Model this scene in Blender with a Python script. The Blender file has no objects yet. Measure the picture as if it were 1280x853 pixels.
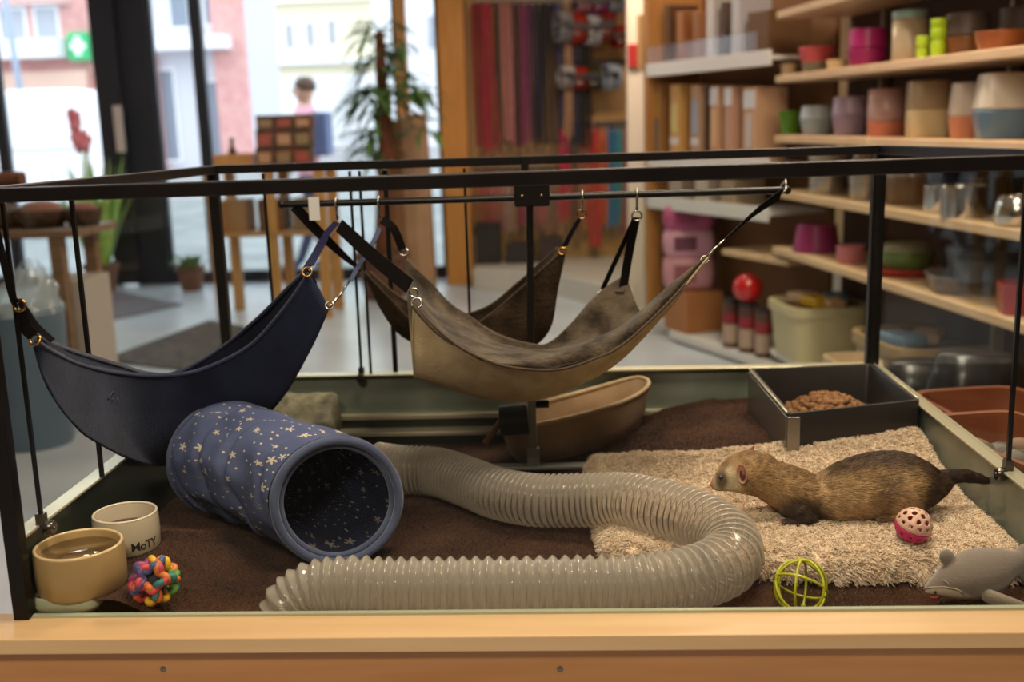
import bpy, bmesh, math, random
import numpy as np
from mathutils import Vector, Matrix, Quaternion, noise as mnoise

random.seed(7)
RNG = np.random.default_rng(7)
sc = bpy.context.scene
COL = sc.collection
PI = math.pi
R = math.radians

# ------------------------------------------------------------------ camera
F_PX, PITCH, ROLL, YAW = 1345.4, 0.20143, -0.030149, -0.048677
CAM = np.array([0.03754, -1.32612, 0.63996])
_c, _s = math.cos(YAW), math.sin(YAW)
_fw = np.array([_s*math.cos(PITCH), _c*math.cos(PITCH), -math.sin(PITCH)])
_r0 = np.array([_c, -_s, 0.]); _u0 = np.cross(_r0, _fw)
_rt = math.cos(ROLL)*_r0 + math.sin(ROLL)*_u0
_up = -math.sin(ROLL)*_r0 + math.cos(ROLL)*_u0
cam = bpy.data.cameras.new('camera'); camo = bpy.data.objects.new('camera', cam); COL.objects.link(camo)
cam.sensor_width = 36; cam.lens = F_PX/1280*36
cam.clip_start = .05; cam.clip_end = 200
camo.matrix_world = Matrix(((_rt[0], _up[0], -_fw[0], CAM[0]), (_rt[1], _up[1], -_fw[1], CAM[1]), (_rt[2], _up[2], -_fw[2], CAM[2]), (0, 0, 0, 1)))
cam.dof.use_dof = True; cam.dof.focus_distance = 1.62; cam.dof.aperture_fstop = 3.1
sc.camera = camo

# ------------------------------------------------------------------ world, lights, exposure
w = bpy.data.worlds.new('world'); sc.world = w; w.use_nodes = True
bg = w.node_tree.nodes['Background']; bg.inputs[0].default_value = (.86, .93, 1, 1); bg.inputs[1].default_value = 2.9
def area(name, loc, sx, sy, power, col, rot=(0, 0, 0)):
    l = bpy.data.lights.new(name, 'AREA'); l.shape = 'RECTANGLE'; l.size = sx; l.size_y = sy; l.energy = power; l.color = col
    o = bpy.data.objects.new(name, l); o.location = loc; o.rotation_euler = rot; COL.objects.link(o); return o
WARM = (1, .82, .63)
area('ceiling_lamp', (.3, .15, 2.25), .9, .5, 48, WARM)
area('ceiling_lamp', (-.5, -1.9, 2.25), 1.0, .5, 66, WARM)
area('ceiling_lamp', (1.0, 2.3, 2.25), .6, 1.0, 58, WARM)
area('ceiling_lamp', (.6, 5.3, 2.25), 1.2, .6, 76, WARM)
area('ceiling_lamp', (-3.25, 5.5, 2.25), .8, .8, 26, (1, .97, .94))
sc.view_settings.view_transform = 'Standard'; sc.view_settings.look = 'None'
sc.view_settings.exposure = 0; sc.view_settings.gamma = 1; sc.view_settings.use_curve_mapping = False
sc.cycles.transparent_max_bounces = 40
sc.cycles.max_bounces = 8; sc.cycles.diffuse_bounces = 4; sc.cycles.glossy_bounces = 3; sc.cycles.transmission_bounces = 6
sc.cycles.sample_clamp_indirect = 6
sc.cycles.use_denoising = True

# ------------------------------------------------------------------ pixel helpers (photograph pixel -> point in the room)
def ray(x, y): return _fw + (x-640)/F_PX*_rt + (426.5-y)/F_PX*_up
def onz(x, y, z):
    d = ray(x, y); return CAM + d*((z-CAM[2])/d[2])
def at(x, y, Y):
    d = ray(x, y); return CAM + d*((Y-CAM[1])/d[1])
def onx(x, y, X):
    d = ray(x, y); return CAM + d*((X-CAM[0])/d[0])
def atd(x, y, Z):            # at camera depth Z
    return CAM + ray(x, y)*Z
def depth(p): return float(np.dot(np.array(p)-CAM, _fw))
def spx(p): return depth(p)/F_PX     # metres per pixel there

# ------------------------------------------------------------------ materials
def rgb(r, g, b): # srgb 0..255 -> linear
    f = lambda c: (c/255/12.92) if c <= 10 else ((c/255+.055)/1.055)**2.4
    return (f(r), f(g), f(b), 1)
MATS = {}
def M(name, col, rough=.6, metal=0., col2=None, nscale=8., ndetail=3., stretch=None, contrast=(.35, .65), bump=None, spec=.5,
      trans=0., alpha=1., sheen=0., coat=0., ior=1.45, emit=None, vcol=None, sss=0., coords='Object'):
    if name in MATS: return MATS[name]
    m = bpy.data.materials.new(name); m.use_nodes = True; MATS[name] = m
    nt = m.node_tree; N = nt.nodes; L = nt.links; b = N['Principled BSDF']
    b.inputs['Base Color'].default_value = col; b.inputs['Roughness'].default_value = rough; b.inputs['Metallic'].default_value = metal
    b.inputs['Specular IOR Level'].default_value = spec; b.inputs['Transmission Weight'].default_value = trans
    b.inputs['Alpha'].default_value = alpha; b.inputs['IOR'].default_value = ior
    b.inputs['Sheen Weight'].default_value = sheen; b.inputs['Coat Weight'].default_value = coat
    if sss: b.inputs['Subsurface Weight'].default_value = sss; b.inputs['Subsurface Radius'].default_value = (.01, .006, .004); b.inputs['Subsurface Scale'].default_value = .3
    if emit: b.inputs['Emission Color'].default_value = emit[0]; b.inputs['Emission Strength'].default_value = emit[1]
    tc = N.new('ShaderNodeTexCoord'); mp = N.new('ShaderNodeMapping'); L.new(tc.outputs[coords], mp.inputs[0])
    if stretch: mp.inputs['Scale'].default_value = stretch
    src = None
    if vcol:
        a = N.new('ShaderNodeAttribute'); a.attribute_name = vcol; src = a.outputs['Color']
    if col2:
        n = N.new('ShaderNodeTexNoise'); n.inputs['Scale'].default_value = nscale; n.inputs['Detail'].default_value = ndetail; L.new(mp.outputs[0], n.inputs['Vector'])
        r = N.new('ShaderNodeValToRGB'); r.color_ramp.elements[0].position = contrast[0]; r.color_ramp.elements[1].position = contrast[1]
        r.color_ramp.elements[0].color = col; r.color_ramp.elements[1].color = col2; L.new(n.outputs[0], r.inputs[0])
        if src:
            x = N.new('ShaderNodeMix'); x.data_type = 'RGBA'; x.blend_type = 'MULTIPLY'; x.inputs[0].default_value = 1
            L.new(src, x.inputs[6]); L.new(r.outputs[0], x.inputs[7]); src = x.outputs[2]
        else: src = r.outputs[0]
    if src: L.new(src, b.inputs['Base Color'])
    if bump:
        n2 = N.new('ShaderNodeTexNoise'); n2.inputs['Scale'].default_value = bump[0]; n2.inputs['Detail'].default_value = 4; L.new(mp.outputs[0], n2.inputs['Vector'])
        bp = N.new('ShaderNodeBump'); bp.inputs['Strength'].default_value = bump[1]; bp.inputs['Distance'].default_value = bump[2]
        L.new(n2.outputs[0], bp.inputs['Height']); L.new(bp.outputs[0], b.inputs['Normal'])
    return m
def glass(name, tint=(1, 1, 1, 1), refl=1.0, rough=.0, ior=1.45):      # thin pane: see-through plus a fresnel reflection
    if name in MATS: return MATS[name]
    m = bpy.data.materials.new(name); m.use_nodes = True; MATS[name] = m
    nt = m.node_tree; N = nt.nodes; L = nt.links; N.remove(N['Principled BSDF'])
    t = N.new('ShaderNodeBsdfTransparent'); t.inputs[0].default_value = tint
    g = N.new('ShaderNodeBsdfGlossy'); g.inputs['Roughness'].default_value = rough
    fr = N.new('ShaderNodeFresnel'); ge = N.new('ShaderNodeNewGeometry'); ri = N.new('ShaderNodeMapRange'); ri.inputs[3].default_value = ior; ri.inputs[4].default_value = 1/ior
    L.new(ge.outputs['Backfacing'], ri.inputs[0]); L.new(ri.outputs[0], fr.inputs[0])      # same reflectance from both sides of a pane
    mu = N.new('ShaderNodeMath'); mu.operation = 'MULTIPLY'; mu.inputs[1].default_value = refl; L.new(fr.outputs[0], mu.inputs[0])
    x = N.new('ShaderNodeMixShader'); L.new(mu.outputs[0], x.inputs[0]); L.new(t.outputs[0], x.inputs[1]); L.new(g.outputs[0], x.inputs[2])
    L.new(x.outputs[0], N['Material Output'].inputs[0]); return m
def wood(name, c1, c2, axis='X', rough=.45, scale=1., coat=0.):
    st = {'X': (1.2, 14, 14), 'Y': (14, 1.2, 14), 'Z': (14, 14, 1.2)}[axis]
    return M(name, c1, rough, col2=c2, nscale=3*scale, ndetail=6, stretch=st, contrast=(.3, .72), bump=(9*scale, .12, .002), coat=coat)

# ------------------------------------------------------------------ mesh builder
ORG = {}
class MB:
    def __init__(s): s.v = []; s.f = []; s.uv = None; s.cols = []
    def add(s, vs, fs, col=None):
        o = len(s.v); s.v.extend([tuple(map(float, p)) for p in vs]); s.f.extend([tuple(i+o for i in f) for f in fs])
        if col is not None: s.cols.extend([col]*len(vs))
        return s
    def box(s, c, d, rot=None, taper=1.):
        vs = []
        for z in (-.5, .5):
            k = taper if z > 0 else 1
            for x, y in ((-.5, -.5), (.5, -.5), (.5, .5), (-.5, .5)):
                p = Vector((x*d[0]*k, y*d[1]*k, z*d[2]))
                if rot is not None: p = rot @ p
                vs.append((p[0]+c[0], p[1]+c[1], p[2]+c[2]))
        return s.add(vs, [(3, 2, 1, 0), (4, 5, 6, 7), (0, 1, 5, 4), (1, 2, 6, 5), (2, 3, 7, 6), (3, 0, 4, 7)])
    def boxz(s, x0, x1, y0, y1, z0, z1): return s.box(((x0+x1)/2, (y0+y1)/2, (z0+z1)/2), (x1-x0, y1-y0, z1-z0))
    def beam(s, a, b, wd, ht, upv=(0, 0, 1)):
        a = Vector(a); b = Vector(b); t = (b-a).normalized(); u = Vector(upv); sd = t.cross(u)
        if sd.length < 1e-4: sd = t.cross(Vector((0, 1, 0)))
        sd.normalize(); u = sd.cross(t)
        vs = [p+sd*x*wd/2+u*y*ht/2 for p in (a, b) for x, y in ((-1, -1), (1, -1), (1, 1), (-1, 1))]
        return s.add(vs, [(0, 1, 2, 3), (7, 6, 5, 4), (4, 5, 1, 0), (5, 6, 2, 1), (6, 7, 3, 2), (7, 4, 0, 3)])
    def lathe(s, prof, c=(0, 0, 0), seg=32, rot=None, close=False, squash=(1, 1), col=None):
        n = len(prof); vs = []
        for r_, z in prof:
            for k in range(seg):
                a = 2*PI*k/seg; p = Vector((r_*math.cos(a)*squash[0], r_*math.sin(a)*squash[1], z))
                if rot is not None: p = rot @ p
                vs.append((p[0]+c[0], p[1]+c[1], p[2]+c[2]))
        fs = []
        for i in range(n-1 if not close else n):
            j = (i+1) % n
            for k in range(seg):
                l = (k+1) % seg; fs.append((i*seg+k, i*seg+l, j*seg+l, j*seg+k))
        if not close:
            if prof[0][0] > 1e-5: fs.append(tuple(range(seg-1, -1, -1)))
            if prof[-1][0] > 1e-5: fs.append(tuple((n-1)*seg+k for k in range(seg)))
        return s.add(vs, fs, col)
    def cyl(s, a, b, r_, seg=12, r2=None): return s.tube([a, b], [r_, r_ if r2 is None else r2], seg)
    def tube(s, pts, r_, seg=8, closed=False, caps=True, sx=1., normal=None, col=None):
        P = [Vector(p) for p in pts]; n = len(P)
        if not hasattr(r_, '__len__'): r_ = [r_]*n
        T = []
        for i in range(n):
            a = P[(i-1) % n] if (closed or i > 0) else P[i]; b = P[(i+1) % n] if (closed or i < n-1) else P[i]
            t = (b-a); T.append(t.normalized() if t.length > 1e-9 else Vector((0, 0, 1)))
        u = Vector(normal) if normal is not None else (Vector((0, 0, 1)) if abs(T[0].z) < .9 else Vector((1, 0, 0)))
        u = (u - T[0]*u.dot(T[0])).normalized(); vs = []
        for i in range(n):
            u = (u - T[i]*u.dot(T[i])).normalized(); v = T[i].cross(u)
            for k in range(seg):
                a = 2*PI*k/seg; vs.append(P[i]+(u*math.cos(a)*sx+v*math.sin(a))*r_[i])
        fs = []
        for i in range(n if closed else n-1):
            j = (i+1) % n
            for k in range(seg):
                l = (k+1) % seg; fs.append((i*seg+k, i*seg+l, j*seg+l, j*seg+k))
        if not closed and caps: fs.append(tuple(range(seg-1, -1, -1))); fs.append(tuple((n-1)*seg+k for k in range(seg)))
        return s.add(vs, fs, col)
    def torus(s, c, R_, r_, rot=None, seg=28, ms=8, col=None):
        pts = []
        for k in range(seg):
            a = 2*PI*k/seg; p = Vector((R_*math.cos(a), R_*math.sin(a), 0))
            if rot is not None: p = rot @ p
            pts.append(p+Vector(c))
        return s.tube(pts, r_, ms, closed=True, col=col)
    def sphere(s, c, r_, seg=16, rings=10, sc_=(1, 1, 1), rot=None, col=None):
        vs = []; fs = []
        for i in range(rings+1):
            t = PI*i/rings
            for k in range(seg):
                a = 2*PI*k/seg; p = Vector((r_*sc_[0]*math.sin(t)*math.cos(a), r_*sc_[1]*math.sin(t)*math.sin(a), r_*sc_[2]*math.cos(t)))
                if rot is not None: p = rot @ p
                vs.append((p[0]+c[0], p[1]+c[1], p[2]+c[2]))
        for i in range(rings):
            for k in range(seg):
                l = (k+1) % seg; fs.append((i*seg+l, i*seg+k, (i+1)*seg+k, (i+1)*seg+l))
        return s.add(vs, fs, col)
    def prism(s, poly, z0, z1):
        n = len(poly); vs = [(p[0], p[1], z0) for p in poly]+[(p[0], p[1], z1) for p in poly]
        return s.add(vs, [tuple(range(n-1, -1, -1)), tuple(range(n, 2*n))]+[(i, (i+1) % n, n+(i+1) % n, n+i) for i in range(n)])
    def loft(s, rings, closed=True, caps=False, cu=False):
        m = len(rings[0]); n = len(rings); vs = [p for r_ in rings for p in r_]; fs = []
        for i in range(n if cu else n-1):
            j = (i+1) % n
            for k in range(m if closed else m-1):
                l = (k+1) % m; fs.append((i*m+k, i*m+l, j*m+l, j*m+k))
        if caps: fs.append(tuple(range(m-1, -1, -1))); fs.append(tuple((n-1)*m+k for k in range(m)))
        return s.add(vs, fs)
    def ribbon(s, pts, wdir, wd, th):         # flat strap along pts; wdir one vector or a list
        P = [Vector(p) for p in pts]; n = len(P); vs = []
        for i in range(n):
            t = (P[min(i+1, n-1)]-P[max(i-1, 0)]).normalized()
            wv = Vector(wdir[i] if isinstance(wdir, list) else wdir); wv = (wv-t*wv.dot(t)).normalized(); nn = t.cross(wv)
            ww = wd[i] if hasattr(wd, '__len__') else wd
            for a, b in ((-1, -1), (1, -1), (1, 1), (-1, 1)): vs.append(P[i]+wv*a*ww/2+nn*b*th/2)
        fs = [(3, 2, 1, 0), tuple((n-1)*4+k for k in range(4))]
        for i in range(n-1):
            for k in range(4): fs.append((i*4+k, i*4+(k+1) % 4, i*4+4+(k+1) % 4, i*4+4+k))
        return s.add(vs, fs)
    def mesh(s, name, org=(0, 0, 0)):
        me = bpy.data.meshes.new(name); me.from_pydata([(p[0]-org[0], p[1]-org[1], p[2]-org[2]) for p in s.v], [], s.f)
        if s.cols and len(s.cols) == len(s.v):
            a = me.color_attributes.new('col', 'FLOAT_COLOR', 'POINT'); a.data.foreach_set('color', np.array([list(c)[:4] for c in s.cols], dtype=np.float32).ravel())
        return me
    def build(s, name, mt, parent=None, smooth=False, bevel=0., sub=0, solid=0., fixn=True, auto=None):
        if parent is not None: org = ORG[parent.name]
        else:
            a = np.array(s.v); org = ((a[:, 0].min()+a[:, 0].max())/2, (a[:, 1].min()+a[:, 1].max())/2, a[:, 2].min())
        me = s.mesh(name, org)
        if fixn:
            bm = bmesh.new(); bm.from_mesh(me); bmesh.ops.recalc_face_normals(bm, faces=bm.faces); bm.to_mesh(me); bm.free()
        o = bpy.data.objects.new(name, me); COL.objects.link(o); me.materials.append(mt)
        if parent is not None: o.parent = parent; ORG[o.name] = org
        else: o.location = org; ORG[o.name] = org
        if smooth:
            me.polygons.foreach_set('use_smooth', [True]*len(me.polygons))
            if auto is not None: me.set_sharp_from_angle(angle=R(auto))
        if bevel: md = o.modifiers.new('bevel', 'BEVEL'); md.width = bevel; md.segments = 2; md.limit_method = 'ANGLE'
        if solid: md = o.modifiers.new('solid', 'SOLIDIFY'); md.thickness = solid; md.offset = 0
        if sub: md = o.modifiers.new('sub', 'SUBSURF'); md.levels = sub; md.render_levels = sub
        return o
def tag(o, label, cat, group=None, kind=None):
    o['label'] = label; o['category'] = cat
    if group: o['group'] = group
    if kind: o['kind'] = kind
    return o
def thing(name, label, cat, loc, group=None):
    o = bpy.data.objects.new(name, None); COL.objects.link(o); o.location = loc; ORG[o.name] = tuple(loc); o.empty_display_size = .02
    return tag(o, label, cat, group)
def struct(b, name, mt, parent=None, **k):
    o = b.build(name, mt, parent, **k)
    if parent is None: o['kind'] = 'structure'
    return o
def copy_tree(o, loc, label=None, rotz=0.):
    c = o.copy(); COL.objects.link(c); c.location = loc; ORG[c.name] = tuple(loc); c.rotation_euler = (0, 0, rotz)
    if label: c['label'] = label
    for ch in list(o.children):
        d = ch.copy(); COL.objects.link(d); d.parent = c
        for g in ch.children:
            e = g.copy(); COL.objects.link(e); e.parent = d
    return c
def spline(P, n, closed=False):       # Catmull-Rom through points (any dimension), n samples
    P = np.array(P, float); k = len(P); out = []
    for i in range(n):
        t = (i/n*k) if closed else i/(n-1)*(k-1)
        j = min(int(t), k-1 if closed else k-2); f = t-j
        if closed: a, b, c, d = P[(j-1) % k], P[j % k], P[(j+1) % k], P[(j+2) % k]
        else: a, b, c, d = P[max(j-1, 0)], P[j], P[j+1], P[min(j+2, k-1)]
        out.append(.5*((2*b)+(c-a)*f+(2*a-5*b+4*c-d)*f*f+(-a+3*b-3*c+d)*f**3))
    return np.array(out)
def resample(P, n):
    P = np.array(P, float); d = np.r_[0, np.cumsum(np.linalg.norm(np.diff(P, axis=0), axis=1))]
    t = np.linspace(0, d[-1], n); return np.stack([np.interp(t, d, P[:, i]) for i in range(P.shape[1])], 1)
def rotx(a): return Matrix.Rotation(a, 3, 'X')
def rotz(a): return Matrix.Rotation(a, 3, 'Z')
def aim(d): return Vector(d).to_track_quat('Z', 'Y').to_matrix()
def fuse(B, voxel, smooth_it=6, name='tmp'):      # voxel-remesh overlapping closed shells to one continuous skin; returns verts, faces
    me = B.mesh(name); o = bpy.data.objects.new(name, me); COL.objects.link(o)
    md = o.modifiers.new('r', 'REMESH'); md.mode = 'VOXEL'; md.voxel_size = voxel
    if smooth_it: m2 = o.modifiers.new('s', 'SMOOTH'); m2.iterations = smooth_it; m2.factor = .5
    dg = bpy.context.evaluated_depsgraph_get(); ev = o.evaluated_get(dg); em = ev.to_mesh()
    vs = np.zeros(len(em.vertices)*3); em.vertices.foreach_get('co', vs); fs = [tuple(p.vertices) for p in em.polygons]
    ev.to_mesh_clear(); bpy.data.objects.remove(o); bpy.data.meshes.remove(me)
    return vs.reshape(-1, 3), fs
def scatter(V, Fq, n):          # random points on quads/tris by area -> points, normals
    tris = []
    for f in Fq:
        for k in range(1, len(f)-1): tris.append((f[0], f[k], f[k+1]))
    t = np.array(tris); a, b, c = V[t[:, 0]], V[t[:, 1]], V[t[:, 2]]; nn = np.cross(b-a, c-a); ar = np.linalg.norm(nn, axis=1)
    i = RNG.choice(len(t), n, p=ar/ar.sum()); u = RNG.random(n); v = RNG.random(n); k = u+v > 1; u[k] = 1-u[k]; v[k] = 1-v[k]
    return a[i]+u[:, None]*(b-a)[i]+v[:, None]*(c-a)[i], nn[i]/ar[i][:, None]
def hairs(name, P, mt, parent, radius, cols=None):        # P: (n, k, 3) world points
    n, k, _ = P.shape; org = np.array(ORG[parent.name])
    hc = bpy.data.hair_curves.new(name); hc.add_curves([k]*n)
    hc.attributes['position'].data.foreach_set('vector', (P-org).astype(np.float32).ravel())
    ra = hc.attributes.get('radius') or hc.attributes.new('radius', 'FLOAT', 'POINT')
    ra.data.foreach_set('value', np.tile(np.linspace(1, .25, k)*radius, n).astype(np.float32))
    if cols is not None:
        ca = hc.attributes.new('col', 'FLOAT_COLOR', 'CURVE'); ca.data.foreach_set('color', cols.astype(np.float32).ravel())
    hc.materials.append(mt); o = bpy.data.objects.new(name, hc); COL.objects.link(o); o.parent = parent; o['kind'] = 'stuff'; ORG[o.name] = tuple(org)
    return o
# ================================================================== SHOP SHELL
ZF = -.68; ZC = 2.35; YW = 8.0
m_floor = M('floor_tile', rgb(196, 202, 212), .3, col2=rgb(176, 182, 194), nscale=2.2, bump=(30, .05, .002))
m_wall = M('warm_plaster', rgb(214, 190, 156), .8, col2=rgb(200, 174, 140), nscale=3)
m_ceil = M('ceiling_paint', rgb(225, 220, 210), .9)
m_black = M('dark_frame_paint', rgb(46, 48, 54), .45, spec=.3)
m_street = M('street_asphalt', rgb(150, 150, 152), .8, col2=rgb(125, 125, 128), nscale=1.5)
m_honey = wood('honey_wood', rgb(204, 156, 94), rgb(182, 130, 70), 'Z')
m_honey_x = wood('honey_wood_x', rgb(206, 160, 104), rgb(184, 132, 78), 'X')
m_pane = glass('shop_window_glass', (.97, .99, 1, 1), .8)
struct(MB().boxz(-5.5, 4.2, -3.6, YW+.1, ZF-.1, ZF), 'floor', m_floor)
struct(MB().boxz(-5.5, 4.2, -3.6, YW+.1, ZC, ZC+.1), 'ceiling', m_ceil)
struct(MB().boxz(-5.6, -5.5, -3.6, YW+.1, ZF, ZC), 'wall_left', m_wall)
struct(MB().boxz(4.2, 4.3, -3.6, YW+.1, ZF, ZC), 'wall_right', m_wall)
struct(MB().boxz(-5.6, 4.3, -3.7, -3.6, ZF, ZC), 'wall_front', M('front_wall_paint', rgb(96, 80, 64), .85))
xb = at(556, 150, YW)[0]
struct(MB().boxz(xb, 4.2, YW, YW+.1, ZF, ZC), 'wall_back', m_wall)
# shop front: dark frames and panes, one window per bay
def bay(n, px0, px1):
    x0 = at(px0, 170, YW)[0]; x1 = at(px1, 170, YW)[0]
    fr = MB(); t = .05
    fr.boxz(x0, x1, YW-.03, YW+.03, ZF, ZF+.1); fr.boxz(x0, x1, YW-.03, YW+.03, ZC-.1, ZC)
    fr.boxz(x0, x0+t, YW-.03, YW+.03, ZF+.1, ZC-.1); fr.boxz(x1-t, x1, YW-.03, YW+.03, ZF+.1, ZC-.1)
    o = struct(fr, 'window_%d' % n, m_black)
    MB().boxz(x0+t, x1-t, YW-.006, YW+.006, ZF+.1, ZC-.1).build('pane', m_pane, o)
    return x0, x1
bay(1, -420, 4); bay(2, 4, 136); bay(3, 196, 257); bay(4, 257, 504); bay(5, 504, 556)
xd0 = at(134, 170, YW)[0]; xd1 = at(200, 170, YW)[0]; xm = xd0*.52+xd1*.48
dr = struct(MB().boxz(xm-.06, xd1, YW-.06, YW+.03, ZF, ZC), 'trim_1', m_black, bevel=.008)
dd = struct(MB().boxz(xd0, xm-.012, YW-.15, YW-.065, ZF+.02, ZC), 'door_1', M('door_leaf_paint', rgb(46, 48, 54), .4, spec=.3), bevel=.008)
hz0 = at(155, 190, YW-.2); hz1 = at(146, 132, YW-.2); hx = (hz0[0]+hz1[0])/2
h = MB(); h.boxz(hx-.035, hx+.035, YW-.24, YW-.21, hz0[2], hz1[2])
for zz in (hz0[2]+.06, hz1[2]-.06): h.cyl((hx, YW-.22, zz), (hx, YW-.14, zz), .012)
h.build('door_handle', M('brushed_steel', rgb(206, 196, 190), .4, .3), dd, bevel=.004)['label'] = 'long upright pale metal pull handle'
# wooden uprights beside the window
p = at(504, 100, 7.75); struct(MB().boxz(p[0]-.045, p[0]+.045, 7.7, 7.8, ZF, ZC), 'trim_2', m_honey, bevel=.006)
pa = at(551, 100, 7.6); pb = at(583, 100, 7.6)
struct(MB().boxz(pa[0], pb[0], 7.5, 7.7, ZF, ZC), 'trim_3', wood('amber_wood', rgb(204, 146, 76), rgb(184, 124, 58), 'Z'), bevel=.008)
# entrance mats let into the floor
def floormat(pts, mt, label, h_=.012):
    poly = [onz(x, y, ZF)[:2] for x, y in pts]
    tag(MB().prism(poly, ZF, ZF+h_).build('floor_mat', mt), label, 'mat')
m_mat1 = M('ribbed_mat', rgb(112, 106, 112), .9, col2=rgb(96, 90, 96), nscale=20, bump=(90, .5, .004))
m_mat2 = M('pebble_mat', rgb(86, 78, 74), .9, col2=rgb(62, 56, 54), nscale=12, bump=(60, .6, .006))
floormat([(36, 368), (118, 360), (228, 382), (60, 418)], m_mat1, 'flat greyish purple entrance mat in front of the glass door')
floormat([(128, 452), (262, 402), (306, 410), (262, 468)], m_mat2, 'dark brown speckled floor mat behind the blue hammock')

# ================================================================== STREET
struct(MB().boxz(-90, 60, YW+.1, 130, ZF-.3, ZF-.12), 'ground', m_street)
def facade(name, label, Y, x0, x1, y0, wallm, wins, winm, bands=(), depth_=6., zbot=ZF-.12):
    a = at(x0, 100, Y); b = at(x1, 100, Y); top = at((x0+x1)/2, y0, Y)[2]
    t = thing(name, label, 'building', ((a[0]+b[0])/2, Y+depth_/2, zbot))
    k = (b[0]-a[0])/(x1-x0)
    MB().boxz(a[0], b[0], Y, Y+depth_, zbot, top).build('wall', wallm, t)
    for (wx, wy0, wy1, ww, fm) in wins:
        q0 = at(wx, wy1, Y); q1 = at(wx, wy0, Y); hw = ww*k/2; f = .02*k*10
        fr = MB(); e = .22*hw
        fr.boxz(q0[0]-hw-e, q0[0]+hw+e, Y-.08, Y+.05, q1[2], q1[2]+e); fr.boxz(q0[0]-hw-e, q0[0]+hw+e, Y-.12, Y+.05, q0[2]-e, q0[2])
        fr.boxz(q0[0]-hw-e, q0[0]-hw, Y-.08, Y+.05, q0[2], q1[2]); fr.boxz(q0[0]+hw, q0[0]+hw+e, Y-.08, Y+.05, q0[2], q1[2])
        w_ = fr.build('window', fm or wallm, t)
        MB().boxz(q0[0]-hw, q0[0]+hw, Y-.03, Y+.02, q0[2], q1[2]).build('pane', winm, w_)
    for (bx0, bx1, by0, by1, dy, bm, nm) in bands:
        q0 = at(bx0, by1, Y); q1 = at(bx1, by0, Y)
        MB().boxz(q0[0], q1[0], Y-dy, Y+.05, min(q0[2], q1[2]), max(q0[2], q1[2])).build(nm, bm, t)
    return t
m_yel = M('cream_render', rgb(244, 236, 206), .9); m_wht = M('white_render', rgb(236, 238, 240), .9); m_pnk = M('pink_brick', rgb(206, 150, 148), .9, col2=rgb(216, 168, 160), nscale=3)
m_gry = M('grey_render', rgb(206, 206, 214), .9); m_sh = M('street_window', rgb(170, 174, 184), .2); m_dk = M('street_door', rgb(128, 136, 150), .4); m_peach = M('peach_render', rgb(230, 196, 178), .9)
facade('town_house', 'cream town house across the street with four small upper windows', 78, 296, 470, -70, m_yel,
       [(338, 34, 64, 8, m_wht), (363, 31, 60, 8, m_wht), (389, 29, 58, 8, m_wht), (416, 26, 55, 8, m_wht), (404, 130, 172, 8, m_wht), (338, -40, -10, 8, m_wht), (389, -44, -14, 8, m_wht)], m_sh,
       [(296, 470, 74, 84, .9, m_wht, 'cornice'), (296, 470, 92, 250, .5, m_wht, 'shop_front'), (296, 470, 0, 6, .8, m_wht, 'cornice')])
facade('white_house', 'plain white house beyond the wooden window posts', 70, 470, 640, -60, m_wht, [(540, 20, 60, 9, m_gry)], m_sh)
facade('balcony_house', 'grey and pink house with a white balcony above a dark doorway', 40, 176, 300, -80, m_gry,
       [(213, 88, 200, 26, m_wht), (272, 102, 205, 24, m_wht), (226, -6, 34, 22, m_wht), (268, -8, 30, 20, m_wht)], m_dk,
       [(182, 292, 46, 66, 1.2, m_wht, 'balcony'), (284, 299, -60, 240, .3, m_pnk, 'pilaster'), (190, 198, 70, 240, .3, m_pnk, 'pilaster')])
facade('brick_house', 'pink brick house with pale balconies behind the white van', 44, -200, 172, -80, m_pnk,
       [(20, 12, 60, 30, m_wht), (62, 10, 56, 26, m_wht), (-60, 14, 60, 30, m_wht), (70, 96, 106, 24, m_peach)], m_sh,
       [(-60, 88, 50, 78, 1.3, m_wht, 'balcony'), (-60, 90, 4, 9, .6, m_wht, 'cornice'), (-100, 112, 88, 230, .4, m_peach, 'shop_front')])
# lamp post, green sign, van
t = thing('lamp_post', 'slim blue grey lamp post in the street behind the van', 'lamp post', (at(36, 150, 24)[0], 24, ZF-.12))
m_post = M('post_paint', rgb(150, 164, 186), .5)
x = t.location.x
MB().cyl((x, 24, ZF-.12), (x-.3, 24, 5.2), .085, 12, .06).build('pole', m_post, t, True)
MB().cyl((x, 24, ZF-.12), (x, 24, ZF+.6), .14, 12, .12).build('base', m_post, t, True)
MB().beam((x-.3, 24, 5.15), (x+.6, 24, 5.3), .3, .12).build('lamp_head', m_post, t)
q = at(100, 58, 43.6); s_ = .9
t = thing('pharmacy_sign', 'small glowing green square sign on the pink brick house', 'sign', (q[0], 43.6, q[2]-.55))
MB().boxz(q[0]-.42, q[0]+.42, 43.4, 43.99, q[2]-.55, q[2]+.55).build('sign_box', M('sign_green', rgb(60, 170, 110), .5, emit=(rgb(50, 190, 120), .35)), t)
c_ = MB(); c_.boxz(q[0]-.12, q[0]+.12, 43.35, 43.4, q[2]-.36, q[2]+.36); c_.boxz(q[0]-.3, q[0]-.12, 43.35, 43.4, q[2]-.12, q[2]+.12); c_.boxz(q[0]+.12, q[0]+.3, 43.35, 43.4, q[2]-.12, q[2]+.12)
c_.build('cross', M('sign_white', rgb(235, 250, 240), .5, emit=(rgb(235, 255, 240), .5)), t)
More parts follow.
